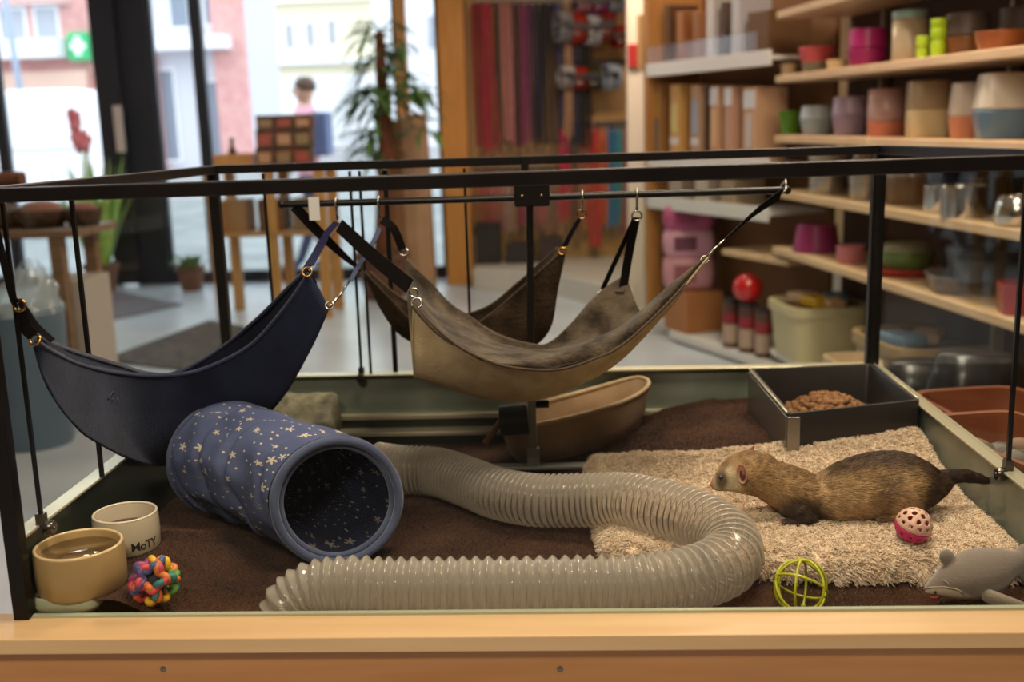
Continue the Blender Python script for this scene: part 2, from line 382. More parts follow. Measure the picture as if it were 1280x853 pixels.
def van():
    a = at(-150, 200, 15)[0]; b = at(118, 200, 15)[0]; zt = at(40, 112, 15)[2]; zb = ZF-.12; L_ = b-a
    t = thing('delivery_van', 'white van parked in the street outside the glass door', 'van', ((a+b)/2, 15.9, zb))
    m = M('white_car_paint', rgb(238, 240, 244), .3, coat=.3); H = zt-zb-.3
    prof = [(b, zb+.3), (b, zb+.3+H*.62), (b-.12, zt-.1), (b-.32, zt), (a+1.1, zt), (a+.75, zt-.08), (a+.25, zb+.3+H*.52), (a, zb+.3+H*.40), (a, zb+.3)]
    B = MB(); n = len(prof); B.add([(x, 15, z) for x, z in prof]+[(x, 16.8, z) for x, z in prof], [tuple(range(n)), tuple(range(2*n-1, n-1, -1))]+[(i, (i+1) % n, n+(i+1) % n, n+i) for i in range(n)])
    B.build('body', m, t, bevel=.06)
    MB().boxz(a+.05, b+.03, 14.96, 15.0, zb+.42, zb+.55).build('bumper_strip', M('van_strip', rgb(208, 212, 218), .5), t)
    MB().boxz(a+.3, b-.3, 14.98, 15.0, zb+.3+H*.5, zb+.3+H*.53).build('side_rail', M('van_seam', rgb(196, 202, 210), .5), t)
    for x in (a+.75, b-.75):
        w_ = MB().lathe([(.0, 0), (.2, 0), (.32, .02), (.34, .06), (.34, .2), (0, .2)], (x, 14.99, zb+.34), 24, Matrix.Rotation(R(-90), 3, 'X')).build('wheel', M('tyre_rubber', rgb(40, 40, 42), .8), t, True, auto=40)
    MB().boxz(a+.62, a+1.5, 14.98, 15.0, zb+.3+H*.56, zb+.3+H*.9).build('side_window', m_sh, t)
van()
# pedestrian in the street
def pedestrian():
    c = at(381, 132, 9.6); zb = ZF-.12; x, y = c[0], 9.6
    t = thing('person', 'passer-by in a pink top with blue backpack outside the shop window', 'person', (x, y, zb))
    h_ = at(381, 99, 9.6)[2]-zb; k = h_/1.7
    S = lambda a: (x+a[1]*k, y+a[0]*k, zb+a[2]*k)      # seen from the side, walking to the left
    B = MB()
    B.loft([[S((r1*math.cos(q)*1.0, r2*math.sin(q), z)) for q in np.linspace(0, 2*PI, 16, endpoint=False)] for r1, r2, z in
            ((.12, .09, .82), (.17, .11, .92), (.14, .10, 1.1), (.17, .11, 1.28), (.19, .10, 1.4), (.12, .08, 1.46), (.055, .055, 1.49), (.05, .05, 1.54))], caps=True)
    for s_ in (-1, 1):
        B.tube([S((s_*.08, 0, .86)), S((s_*.09, -.05*s_, .5)), S((s_*.09, .12*s_, .08))], [.085*k, .06*k, .04*k], 12)
        B.tube([S((s_*.09, .13*s_, .06)), S((s_*.09, .13*s_-.16, .03))], [.045*k, .035*k], 10)
        B.tube([S((s_*.18, 0, 1.38)), S((s_*.24, .02, 1.12)), S((s_*.22, -.12, .9))], [.055*k, .042*k, .03*k], 10)
        for f in range(5): B.tube([S((s_*.22+(f-2)*.012, -.12, .9)), S((s_*.22+(f-2)*.015, -.16, .80+.012*abs(f-2)))], [.011*k, .008*k], 6)
    B.sphere(S((0, 0, 1.60)), .1*k, 14, 10, (.85, .95, 1.15))
    B.sphere(S((0, -.1, 1.59)), .02*k, 8, 6)
    V, Fq = fuse(B, .018*k, 3)
    col = []
    for v in V:
        z = (v[2]-zb)/k; xx = abs(v[1]-y)/k
        col.append(rgb(60, 66, 96) if z < .86 and xx < .19 else (rgb(232, 176, 192) if z < 1.47 and not (z < .93 and xx > .19) else rgb(214, 170, 146)))
    b = MB(); b.v = [tuple(v) for v in V]; b.f = Fq; b.cols = col
    b.build('body', M('passer_by', (1, 1, 1, 1), .8, vcol='col'), t, True)
    MB().lathe([(.0, .0), (.105, 0), (.11, .07), (.07, .13), (0, .14)], S((0, .015, 1.6)), 16).build('hair', M('dark_hair', rgb(104, 84, 72), .8), t, True)
    for s_ in (-1, 1): MB().sphere(S((s_*.035, -.09, 1.61)), .011*k, 8, 6).build('eye', M('eye_dark', rgb(20, 16, 14), .2), t, True)
    MB().box(S((.0, .14, 1.22)), (.14*k, .28*k, .38*k)).build('backpack', M('navy_bag', rgb(96, 112, 150), .8), t, bevel=.02)
pedestrian()

# ================================================================== PLANTS AND WINDOW DISPLAY
m_leaf = M('leaf_green', rgb(92, 128, 66), .5, col2=rgb(58, 92, 46), nscale=9)
m_leaf2 = M('grass_green', rgb(176, 204, 96), .5, col2=rgb(138, 176, 74), nscale=9)
m_trunk = M('trunk_brown', rgb(124, 70, 44), .85, col2=rgb(96, 54, 34), nscale=14, bump=(30, .6, .01))
m_terra = M('terracotta', rgb(120, 84, 66), .8, col2=rgb(104, 72, 56), nscale=6)
def leafblade(B, base, d, ln, wd, droop=.5, n=4):
    base = Vector(base); d = Vector(d).normalized(); sd = d.cross(Vector((0, 0, 1)))
    sd = sd.normalized() if sd.length > .05 else Vector((1, 0, 0)); vs = []
    for i in range(n+1):
        f = i/n; p = base+d*ln*f+Vector((0, 0, -droop*ln*f*f)); wv = wd*math.sin(PI*min(.98, .12+f*.88))**.8*.5
        up_ = Vector((0, 0, wv*.4)); vs += [p-sd*wv+up_, p, p+sd*wv+up_]
    fs = []
    for i in range(n): fs += [(i*3, i*3+1, i*3+4, i*3+3), (i*3+1, i*3+2, i*3+5, i*3+4)]
    B.add(vs, fs)
def pot(t, x, y, z, r_, h_, mt, soil=True):
    MB().lathe([(0, 0), (r_*.72, 0), (r_*.98, h_*.86), (r_*1.08, h_*.86), (r_*1.1, h_), (r_*.95, h_), (r_*.93, h_*.88), (0, h_*.86)], (x, y, z), 28).build('pot', mt, t, True, auto=35)
# tall plant on the centre
c = at(478, 330, 6.9); x, y = c[0], 6.9
t = thing('potted_tree', 'tall indoor tree with brown trunk and drooping green leaves by the window', 'plant', (x, y, ZF))
pot(t, x, y, ZF, .2, .36, m_terra)
q = [at(482, 215, 6.9), at(481, 150, 6.9), at(477, 100, 6.9), at(474, 40, 6.9)]
tr = [(x, y, ZF+.3)]+[tuple(v) for v in q]
MB().tube(spline(tr, 24), np.linspace(.072, .035, 24), 12).build('trunk', m_trunk, t, True)
m_tree = m_leaf
def tree_leaves(anchors):
    for (ax, ay, Y, n, ln) in anchors:
        B = MB(); p = at(ax, ay, Y); tx = float(np.interp(p[2], [tr[0][2], tr[-1][2]], [tr[0][0], tr[-1][0]]))
        a = Vector((tx, 6.9, p[2]-.05)); b = Vector(p)
        B.tube([a, a.lerp(b, .6)+Vector((0, 0, .05)), b], .008, 6)
        for k in range(max(4, int(n*.75))):
            f = .3+.7*random.random(); s_ = a.lerp(b, f); ang = random.random()*2*PI
            d = Vector((math.cos(ang), math.sin(ang)*.8, random.uniform(-.5, .35)))+(b-a).normalized()*.6
            leafblade(B, s_, d, ln*random.uniform(.8, 1.3), ln*.19, .6)
        B.build('leaf_spray', m_tree, t, True, fixn=False)
tree_leaves([(446, 45, 6.9, 9, .22), (460, 30, 6.8, 11, .22), (470, 70, 7.0, 16, .22), (455, 80, 6.8, 11, .2), (500, 30, 6.9, 9, .2), (506, 55, 6.8, 13, .2), (500, 85, 6.9, 14, .22),
             (440, 122, 6.9, 14, .24), (455, 110, 6.7, 18, .24), (462, 140, 6.9, 18, .22), (495, 110, 6.8, 15, .22), (520, 108, 6.7, 15, .24), (535, 112, 6.8, 10, .24), (525, 125, 6.8, 12, .24),
             (445, 165, 6.8, 16, .22), (452, 185, 6.9, 18, .22), (463, 170, 7.0, 12, .22), (545, 150, 6.8, 7, .2), (548, 165, 6.8, 7, .2), (460, 195, 6.8, 12, .2), (515, 92, 6.9, 13, .22), (490, 60, 7.1, 10, .2)])
# red flowered grass by the door, inside the glass
def grass_pot(px, Y, label, flowers, hpx, nblade, mt, rad, potr, name='potted_grass', spread=.28, zb=ZF):
    p = at(px, 200, Y); x = p[0]; t = thing(name, label, 'plant', (x, Y, zb)); ph = potr*1.7
    pot(t, x, Y, zb, potr, ph, m_terra)
    B = MB(); top = at(px, hpx, Y)[2]-zb-ph
    for k in range(nblade):
        a = random.random()*2*PI; e = random.uniform(.1, 1)*spread; L_ = top*random.uniform(.75, 1.15)
        leafblade(B, (x+math.cos(a)*potr*.5, Y+math.sin(a)*potr*.5, zb+ph*.9), (math.cos(a)*e, math.sin(a)*e, 1), L_, rad, random.uniform(.05, .45), 5)
    B.build('foliage', mt, t, True, fixn=False)
    for (fx, fy, h2) in flowers:
        q = at(fx, fy, Y); S = MB().tube([(x, Y, zb+ph*.9), ((x*.4+q[0]*.6), Y, (zb+q[2]*2)/3), tuple(q)], .008, 6).build('stem', m_leaf2, t, True)
        B = MB(); top2 = at(fx-9, fy-h2, Y)
        for k in range(46):
            f = random.random(); c = Vector(q).lerp(Vector(top2), f); r_ = .075*(1-f*.6)
            B.sphere(c+Vector((random.gauss(0, r_*.6), random.gauss(0, r_*.6), random.gauss(0, .02))), .021, 6, 4, (1, 1, 1.7))
        B.build('flower', M('flower_red', rgb(232, 120, 136), .6, col2=rgb(240, 164, 170), nscale=20), t, True)
    return t
grass_pot(112, 7.6, 'tall grass plant with red flower spikes beside the dark door', [(100, 176, 36), (106, 186, 20)], 186, 80, m_leaf2, .055, .14, spread=.34)
grass_pot(226, 7.55, 'low green potted plant on the floor right of the dark door', [], 308, 22, M('young_leaf', rgb(120, 150, 90), .5, col2=rgb(86, 120, 66), nscale=8), .055, .115, 'potted_plant', 1.3)
# crate display with tins
Yd = 6.3
def crate_display():
    a = at(272, 210, Yd); b = at(392, 210, Yd); zt = at(330, 207, Yd)[2]
    t = thing('crate_stand', 'open wooden stand carrying tins and a crate by the window', 'stand', ((a[0]+b[0])/2, Yd, ZF))
    x0, x1 = a[0]-.02, b[0]+.12
    for x in (x0+.04, (x0+x1)/2+.02, x1-.04):
        for y in (Yd-.2, Yd+.2): MB().boxz(x-.035, x+.035, y-.035, y+.035, ZF, zt-.03).build('post', m_honey, t, bevel=.005)
    m_sl = wood('stand_slat', rgb(190, 150, 100), rgb(160, 118, 74), 'X')
    for k in range(4): MB().boxz(x0, x1, Yd-.24+k*.125, Yd-.24+k*.125+.11, zt-.03, zt).build('slat', m_sl, t, bevel=.003)
    for k in range(4): MB().boxz(x0, x1, Yd-.24+k*.125, Yd-.24+k*.125+.11, zt-.48, zt-.45).build('slat', m_sl, t, bevel=.003)
    for x, c in ((.16, rgb(170, 132, 92)), (.42, rgb(120, 86, 60)), (.66, rgb(150, 128, 104))):
        tag(MB().box((x0+x, Yd-.05, zt-.45+.11), (.18, .24, .22)).build('carton', M('carton_%d' % int(x*100), c, .8), bevel=.005),
            {16: 'tan carton on the lower deck of the crate stand, nearest the door', 42: 'dark brown carton in the middle of the stand lower deck', 66: 'grey brown carton on the lower deck of the crate stand near the tree'}[int(x*100)], 'carton')
    # three columns of tins, three high
    m_tin = [M('tin_a', rgb(120, 76, 62), .5, col2=rgb(70, 74, 50), nscale=18, ndetail=2), M('tin_b', rgb(140, 88, 66), .5, col2=rgb(84, 66, 50), nscale=16, ndetail=2), M('tin_c', rgb(90, 86, 62), .5, col2=rgb(130, 70, 60), nscale=18, ndetail=2)]
    names = ['left', 'middle', 'right']
    for ci, px in enumerate((333, 357, 380)):
        for ri, py in enumerate((192, 168, 143)):
            q = at(px, py, Yd); hw = .063; z0 = zt+.123*ri
            t2 = thing('food_tin', 'square patterned food tin, %s of three in the %s column of tins' % (('bottom', 'middle', 'top')[ri], names[ci]), 'tin', (q[0], Yd, z0), 'food tins on the crate stand')
            hh = .112 if ri < 2 else .09
            MB().boxz(q[0]-hw, q[0]+hw, Yd-.06, Yd+.06, z0, z0+hh).build('tin_body', m_tin[(ci+ri) % 3], t2, bevel=.006)
            MB().boxz(q[0]-hw*1.04, q[0]+hw*1.04, Yd-.063, Yd+.063, z0+hh, z0+hh+.011).build('lid', M('tin_lid', rgb(64, 60, 44), .4), t2, bevel=.003)
            MB().boxz(q[0]-hw*.7, q[0]+hw*.7, Yd-.0615, Yd-.0605, z0+.02, z0+hh-.02).build('tin_label', M('tin_label%d' % ((ci*2+ri) % 3), (rgb(190, 150, 116), rgb(170, 90, 80), rgb(150, 130, 96))[(ci*2+ri) % 3], .6), t2)
    q = at(296, 199, Yd); ww = .13
    t3 = thing('wooden_crate', 'small pale wooden crate lined with green at the end of the tins', 'crate', (q[0], Yd, zt))
    for k in range(2): MB().boxz(q[0]-ww, q[0]+ww, Yd-.12, Yd-.105, zt+.008+k*.042, zt+.044+k*.042).build('front_slat', m_honey_x, t3)
    MB().boxz(q[0]-ww, q[0]+ww, Yd+.105, Yd+.12, zt, zt+.088).build('back_board', m_honey_x, t3)
    for s_ in (-1, 1): MB().boxz(q[0]+s_*(ww-.006)-.006, q[0]+s_*(ww-.006)+.006, Yd-.105, Yd+.105, zt, zt+.088).build('end_board', m_honey_x, t3)
    B = MB()
    for k in range(60):
        a_ = random.random()*2*PI; leafblade(B, (q[0]+random.uniform(-.1, .1), Yd+random.uniform(-.08, .08), zt+.02), (math.cos(a_), math.sin(a_), 1.4), .09, .02, .3, 3)
    B.build('moss', m_leaf2, t3, fixn=False)
    qb = at(288, 190, Yd); tb = thing('bottle', 'slim brown bottle standing in the small wooden crate', 'bottle', (qb[0], Yd+.05, zt))
    MB().lathe([(0, 0), (.03, 0), (.032, .015), (.032, .1), (.014, .14), (.013, .175), (0, .175)], (qb[0], Yd+.05, zt), 16).build('bottle_body', M('bottle_brown', rgb(96, 66, 40), .25), tb, True)
    MB().cyl((qb[0], Yd+.05, zt+.175), (qb[0], Yd+.05, zt+.2), .015, 12).build('cap', M('bottle_cap', rgb(60, 60, 50), .4), tb, True)
crate_display()
# paper sacks behind the tree
for px, wpx, top, c, lb in ((520, 30, 142, rgb(190, 150, 118), 'tall kraft paper sack leaning by the wooden window post'), (494, 26, 150, rgb(140, 100, 66), 'darker brown paper sack partly behind the tree trunk')):
    Y = 7.2; q0 = at(px-wpx/2, 250, Y); q1 = at(px+wpx/2, top, Y); z0 = ZF
    B = MB(); rings = []
    for f in np.linspace(0, 1, 7):
        z = z0+(q1[2]-z0)*f; k = 1-.12*f*f; cx = (q0[0]+q1[0])/2; hw = (q1[0]-q0[0])/2*k; hd = .11*(1-.85*f**3)
        rings.append([(cx+sx*hw, Y+sy*hd, z+(.01*math.sin(9*f))) for sx, sy in ((-1, -1), (0, -1.15), (1, -1), (1, 1), (0, 1.15), (-1, 1))])
    B.loft(rings, caps=True)
    o = B.build('paper_sack', M('kraft_%d' % px, c, .85, col2=tuple(v*.8 for v in c[:3])+(1,), nscale=6, bump=(12, .4, .02)), bevel=.01)
    tag(o, lb, 'sack')
# left display table with baskets
Yt = 3.7
def left_table():
    a = at(-60, 290, Yt); b = at(122, 278, Yt); zt = at(70, 283, Yt)[2]; x0, x1 = a[0], b[0]
    t = thing('display_table', 'rough wooden table with baskets at the window left of the door', 'table', ((x0+x1)/2, Yt, ZF))
    m_tb = wood('table_wood', rgb(150, 118, 92), rgb(112, 86, 66), 'X')
    for k in range(3): MB().boxz(x0, x1, Yt-.22+k*.15, Yt-.22+k*.15+.145, zt-.035, zt).build('plank', m_tb, t, bevel=.004)
    for x in (x0+.05, x1-.12):
        for y in (Yt-.18, Yt+.18): MB().boxz(x-.03, x+.03, y-.03, y+.03, ZF, zt-.035).build('leg', m_tb, t, bevel=.004)
    MB().boxz(x0+.08, x1-.15, Yt-.2, Yt+.2, ZF+.12, ZF+.15).build('lower_shelf', m_tb, t)
    # cushion beds in baskets
    m_wick = M('wicker', rgb(92, 66, 50), .8, col2=rgb(60, 42, 32), nscale=40, bump=(60, .8, .01))
    for px, r_, lb, c in ((104, .085, 'round wicker basket with pink cushion at the table end near the door', rgb(150, 96, 86)), (52, .12, 'wide wicker basket with rosy cushion in the middle of the table', rgb(156, 104, 92)), (2, .1, 'dark wicker basket with grey cushion at the far left table end', rgb(110, 92, 88))):
        q = at(px, 270, Yt)
        tb = thing('basket', lb, 'basket', (q[0], Yt, zt))
        MB().lathe([(0, 0), (r_*.8, 0), (r_, .05), (r_*1.03, .075), (r_*.97, .08), (r_*.9, .055), (0, .03)], (q[0], Yt, zt), 28).build('basket_rim', m_wick, tb, True)
        MB().sphere((q[0], Yt, zt+.075), r_*.85, 20, 10, (1, 1, .5)).build('cushion', M('cushion_%d' % px, c, .9, sheen=.3, bump=(20, .5, .01)), tb, True)
    q = at(8, 222, Yt); zz = at(8, 236, Yt)[2]
    t2 = thing('wall_shelf', 'wooden shelf end above the display table at the left edge', 'shelf', (q[0]-.3, Yt+.1, zz-.03))
    MB().boxz(q[0]-.6, q[0]+.035, Yt-.05, Yt+.25, zz-.028, zz).build('board', m_tb, t2, bevel=.004)
    MB().boxz(q[0]-.5, q[0]-.45, Yt, Yt+.2, zt, zz-.028).build('support', m_tb, t2, bevel=.004)
    tb = thing('log', 'short piece of brown bark log on the shelf at the left edge', 'log', (q[0]-.06, Yt+.08, zz))
    lg = MB(); rr = .038
    lg.loft([[(q[0]-.16+f*.2, Yt+.08+rr*math.cos(a_)*(1+.12*math.sin(3*a_+f*5)), zz+rr*.95+rr*math.sin(a_)*(1+.12*math.sin(3*a_+f*5))) for a_ in np.linspace(0, 2*PI, 14, endpoint=False)] for f in np.linspace(0, 1, 6)], caps=True)
    lg.build('bark', M('bark', rgb(132, 92, 66), .9, col2=rgb(96, 62, 42), nscale=20, bump=(30, .8, .01)), tb, True, auto=50)
    # pale carton on the lower shelf and a white panel
    q = at(86, 320, Yt); zz = ZF+.15
    tag(MB().boxz(q[0]-.1, q[0]+.12, Yt-.14, Yt+.16, zz, zz+.5).build('carton', M('pale_carton', rgb(186, 174, 164), .8), bevel=.006), 'large pale carton standing under the left display table', 'carton')
left_table()
# tall bin with crumpled film
q0 = onz(22, 568, ZF); x, y = q0[0], q0[1]+.17; kk = spx((x, y, 0))
t = thing('waste_bin', 'tall round blue grey bin with crumpled clear bag left of pen', 'bin', (x, y, ZF))
zt = at(22, 385, y)[2]; m_bin = M('bin_blue', rgb(96, 112, 128), .35, .2)
MB().lathe([(0, 0), (.155, 0), (.16, .02), (.175, zt-ZF-.02), (.18, zt-ZF), (.165, zt-ZF), (.16, zt-ZF-.04), (0, zt-ZF-.06)], (x, y, ZF), 40).build('bin_body', m_bin, t, True, auto=35)
B = MB(); rg = []
for i in range(9):
    f = i/8; r_ = .175*(1-f*.72)*(1 if i else 1.03)
    rg.append([(x+r_*math.cos(a_)*(1+.25*mnoise.noise(Vector((math.cos(a_)*2, math.sin(a_)*2, f*5)))*f*2)+.07*f, y+r_*math.sin(a_)*(1+.2*mnoise.noise(Vector((math.cos(a_)*2, 7+math.sin(a_)*2, f*4)))), zt-.015+f*.19+.05*f*mnoise.noise(Vector((math.cos(a_)*3, math.sin(a_)*3, 9*f)))) for a_ in np.linspace(0, 2*PI, 40, endpoint=False)])
B.loft(rg); B.build('bin_bag', M('clear_film', rgb(206, 220, 232), .12, alpha=.5, spec=.8), t, True)
# ================================================================== LEASH RACK ON THE BACK WALL
Yr = 7.9
m_board = wood('rack_board', rgb(206, 166, 110), rgb(188, 146, 92), 'Z')
def rack():
    a = at(588, 150, Yr); b = at(792, 150, Yr); zb = at(690, 335, Yr)[2]
    t = thing('display_rack', 'tall honey wood board with hook rails for leashes and collars', 'rack', ((a[0]+b[0])/2, Yr, zb))
    n = 4; st = (b[0]-a[0])/n
    for k in range(n): MB().boxz(a[0]+k*st+.003, a[0]+(k+1)*st-.003, Yr, Yr+.04, zb, ZC-.02).build('board', m_board, t, bevel=.004)
    m_rl = M('rail_steel', rgb(70, 64, 60), .4, .6)
    for py, x0, x1 in ((3, 590, 700), (212, 590, 700), (4, 706, 786), (78, 706, 786), (155, 704, 786)):
        q0 = at(x0, py, Yr-.06); q1 = at(x1, py, Yr-.06); z = (q0[2]+q1[2])/2
        MB().boxz(q0[0], q1[0], Yr-.02, Yr, z-.02, z+.02).build('hook_rail', m_rl, t, bevel=.003)
    return t
rack()
def leash(px, y0, y1, wpx, col, label, strands=3, group=None, Y=7.72):
    k = spx(at(px, y0, Y)); a = at(px, y0, Y); b = at(px, y1, Y); wd = wpx*k*1.18; zt, zb = a[2], b[2]; x = a[0]; col = tuple(v*.8 for v in col[:3])+(1,)
    t = thing('leash', label, 'leash', (x, Y, zb), group)
    c2 = tuple(v*.55 for v in col[:3])+(1,)
    m = M('webbing_%02x%02x%02x' % tuple(int(255*v) for v in col[:3]), col, .75, col2=c2, nscale=25, contrast=(.4, .9), bump=(120, .4, .004))
    ph = random.random()*6; sw = wd/strands
    for i in range(strands):
        xx = x+(i-(strands-1)/2)*sw; ln = zt-zb-random.uniform(0, .05)
        pts = [(xx+.010*math.sin(ph+3*f+i)+(.012*(i-1))*f, Y-.02*math.sin(PI*f)+.012*(i % 2), zt-ln*f) for f in np.linspace(0, 1, 12)]
        MB().ribbon(pts, (1, .25*math.sin(ph+i), 0), sw*.92, .006).build('strap', m, t)
    MB().torus((x, Y, zt+.012), .028, .006, rotx(R(90)), 14, 6).build('hook_ring', M('ring_steel', rgb(150, 146, 140), .3, .9), t, True)
    B = MB(); B.cyl((x, Y-.01, zb-.03), (x, Y-.01, zb+.015), .011, 8); B.torus((x, Y-.01, zb-.055), .02, .005, rotx(R(90)), 14, 6)
    B.build('snap_clip', M('clip_steel', rgb(120, 116, 112), .35, .9), t, True)
G1 = 'long leashes on the upper rail'
C = rgb
for px, y1, wpx, col, lb in ((597, 190, 11, C(150, 40, 62), 'deep crimson long leash hanging at the far left of the upper rail'), (609, 194, 12, C(182, 58, 72), 'bright raspberry red long leash second on the upper rail'),
        (620, 182, 6, C(58, 60, 52), 'thin dark olive leash between the red and the pale pink leash'), (632, 182, 12, C(196, 128, 126), 'pale pink long leash on the upper rail'),
        (644, 188, 9, C(66, 38, 52), 'dark plum long leash right of the pale pink one'), (655, 184, 11, C(136, 58, 100), 'magenta purple long leash on the upper rail'),
        (665, 178, 9, C(52, 46, 78), 'indigo long leash right of the magenta one'), (675, 182, 12, C(34, 30, 38), 'wide black long leash in the middle of the upper rail'),
        (687, 182, 12, C(44, 32, 32), 'blackish brown long leash in the middle of the upper rail'), (699, 178, 9, C(52, 74, 128), 'royal blue long leash on the upper rail')):
    leash(px, 2, y1, wpx, col, lb, 3, G1)
for px, y1, wpx, col, lb in ((709, 178, 9, C(188, 142, 106), 'tan leather long leash hanging on the upper rail'), (719, 182, 10, C(48, 52, 78), 'slate navy long leash right of the tan one'), (730, 188, 12, C(30, 27, 28), 'jet black long leash beside the collars')):
    leash(px, 2, y1, wpx, col, lb, 3, G1, 7.66)
G2 = 'leashes on the lower rail seen through the pen glass'
for px, y1, wpx, col, lb in ((596, 296, 9, C(170, 110, 76), 'brown leash first on the lower left rail'), (608, 300, 9, C(190, 90, 96), 'dusty red leash on the lower left rail'), (622, 290, 10, C(196, 120, 122), 'rose pink leash on the lower left rail'),
        (636, 292, 9, C(178, 146, 140), 'greyish pink leash on the lower left rail'), (650, 286, 9, C(166, 80, 98), 'wine pink leash on the lower left rail'), (664, 292, 9, C(150, 96, 110), 'mauve leash on the lower left rail'),
        (676, 288, 9, C(186, 112, 110), 'salmon leash on the lower left rail'), (690, 292, 9, C(160, 120, 110), 'taupe leash last on the lower left rail')):
    leash(px, 214, y1, wpx, col, lb, 3, G2)
G3 = 'short bright leashes right of the rack'
for px, y1, wpx, col, lb in ((706, 284, 12, C(208, 54, 84), 'hot pink short leash at the left of the bright row'), (718, 300, 8, C(110, 92, 70), 'olive brown short leash in the bright row'), (729, 290, 9, C(196, 112, 86), 'clay orange short leash in the bright row'),
        (741, 310, 12, C(214, 70, 70), 'coral red short leash in the bright row'), (753, 284, 9, C(226, 104, 60), 'vivid orange short leash in the bright row'), (764, 286, 10, C(70, 142, 190), 'sky blue short leash in the bright row'),
        (774, 284, 8, C(76, 160, 160), 'teal short leash in the bright row'), (782, 296, 6, C(190, 90, 110), 'pink red short leash last in the bright row')):
    leash(px, 160, y1, wpx, col, lb, 3, G3)
for px, w_, col, lb in ((712, 14, C(86, 50, 70), 'plum cloth bundle above the bright leashes'), (740, 16, C(224, 96, 64), 'orange cloth bundle above the bright leashes'), (766, 18, C(60, 38, 92), 'deep violet cloth bundle above the bright leashes')):
    q = at(px, 176, 7.79); k = spx(q)
    o = MB().loft([[(q[0]+w_*k*.5*math.cos(a)*r_, 7.79+.05*math.sin(a)*r_, q[2]+dz) for a in np.linspace(0, 2*PI, 14, endpoint=False)] for dz, r_ in ((-.13, 1.05), (-.05, 1.1), (.05, 1.), (.1, .75), (.13, .3))], caps=True).build('bandana', M('cloth_%d' % px, col, .85, col2=tuple(v*.6 for v in col[:3])+(1,), nscale=14, bump=(16, .6, .02)), smooth=True)
    tag(o, lb, 'bandana')
def collar(px, py, rpx, c1, lb, tilt=20, wide=.11, Y=7.62):
    q = at(px, py, Y); r_ = rpx*spx(q)
    t = thing('collar', lb, 'collar', (q[0], Y, q[2]-r_), 'rolled collars on the collar rails')
    m = M('collar_%02x%02x%02x' % tuple(int(255*v) for v in c1[:3]), c1, .5, col2=tuple(v*.5 for v in c1[:3])+(1,), nscale=12)
    rt_ = rotz(R(tilt)) @ Matrix.Rotation(R(90), 3, 'Y')
    MB().lathe([(r_*.86, -wide/2), (r_, -wide/2), (r_*1.03, 0), (r_, wide/2), (r_*.86, wide/2)], q, 28, rt_, close=True).build('band', m, t, True, auto=40)
    o_ = rt_ @ Vector((0, 0, wide*.62))
    MB().torus((q[0], Y-r_, q[2]-r_*.2), .03, .007, rotx(R(60)), 14, 6).build('tag_ring', M('ring_steel', rgb(150, 146, 140), .3, .9), t, True)
    MB().box((q[0], Y-r_*1.0, q[2]+r_*.1), (wide*1.1, .02, .05)).build('buckle', M('buckle_black', rgb(36, 34, 36), .4), t, bevel=.005)
for a in ((704, 34, 19, C(150, 146, 150), 'silver grey rolled collar at the left of the upper collar rail', 18), (722, 36, 18, C(176, 44, 19), 'scarlet rolled collar second on the upper collar rail', 15), (740, 38, 18, C(196, 196, 200), 'pale white rolled collar in the middle of the upper collar rail', 18),
          (759, 34, 19, C(132, 30, 14), 'wine red wide rolled collar on the upper collar rail', 8), (775, 46, 14, C(166, 40, 18), 'small red rolled collar at the right end of the upper collar rail', 25),
          (708, 96, 14, C(184, 178, 176), 'whitish rolled collar at the left of the lower collar rail', 18), (724, 98, 14, C(168, 36, 18), 'cherry red rolled collar on the lower collar rail', 22), (742, 98, 15, C(60, 52, 14), 'dark olive camouflage collar on the lower collar rail', 8),
          (764, 96, 16, C(176, 192, 214), 'light blue white rolled collar on the lower collar rail', 20), (728, 2, 14, C(190, 120, 130), 'pinkish rolled collar at the top edge of the rack', 15), (748, 4, 14, C(150, 60, 110), 'purple rolled collar at the top edge of the rack', 15), (768, 2, 14, C(150, 160, 180), 'bluish grey rolled collar at the top edge of the rack', 15)):
    collar(*a)
# low plinth under the rack with dark boxes
def plinth():
    pts = [onz(x, y, ZF)[:2] for x, y in ((592, 362), (640, 364), (700, 370), (760, 386), (792, 402))]
    zt = ZF+.16; bk = [(pts[-1][0]+.1, YW-.05), (pts[0][0], YW-.05)]
    o = MB().prism([tuple(p) for p in pts]+bk, ZF, zt).build('plinth', M('white_laminate', rgb(206, 198, 190), .4), bevel=.006)
    tag(o, 'low white curved plinth on the floor under the leash rack', 'plinth')
    for px, wpx, h_, c, lb in ((612, 30, .34, rgb(44, 40, 44), 'tall black storage box on the plinth below the leashes'), (652, 36, .16, rgb(54, 46, 50), 'low black storage box in the middle of the plinth'), (690, 30, .2, rgb(66, 50, 52), 'dark brown storage box on the plinth near the white post')):
        q = at(px, 330, 7.66); hw = wpx*spx(q)/2
        t = thing('storage_box', lb, 'box', (q[0], 7.66, zt))
        m = M('darkbox_%d' % px, c, .5)
        MB().boxz(q[0]-hw, q[0]+hw, 7.54, 7.78, zt, zt+h_-.03).build('box_body', m, t, bevel=.008)
        MB().boxz(q[0]-hw*1.03, q[0]+hw*1.03, 7.53, 7.79, zt+h_-.03, zt+h_).build('lid', m, t, bevel=.006)
plinth()
# white post
p = atd(795, 300, 7.45); 
struct(MB().boxz(p[0]-.055, p[0]+.055, p[1]-.05, p[1]+.05, ZF, ZC), 'trim_4', M('white_post', rgb(226, 214, 196), .5), bevel=.006)
q = atd(788, 72, 7.36)
tag(MB().boxz(q[0]-.03, q[0]+.06, p[1]-.075, p[1]-.052, q[2]-.075, q[2]+.075).build('alarm_box', M('alarm_red', rgb(176, 44, 40), .5), bevel=.005), 'small red box fixed to the white post', 'sign')

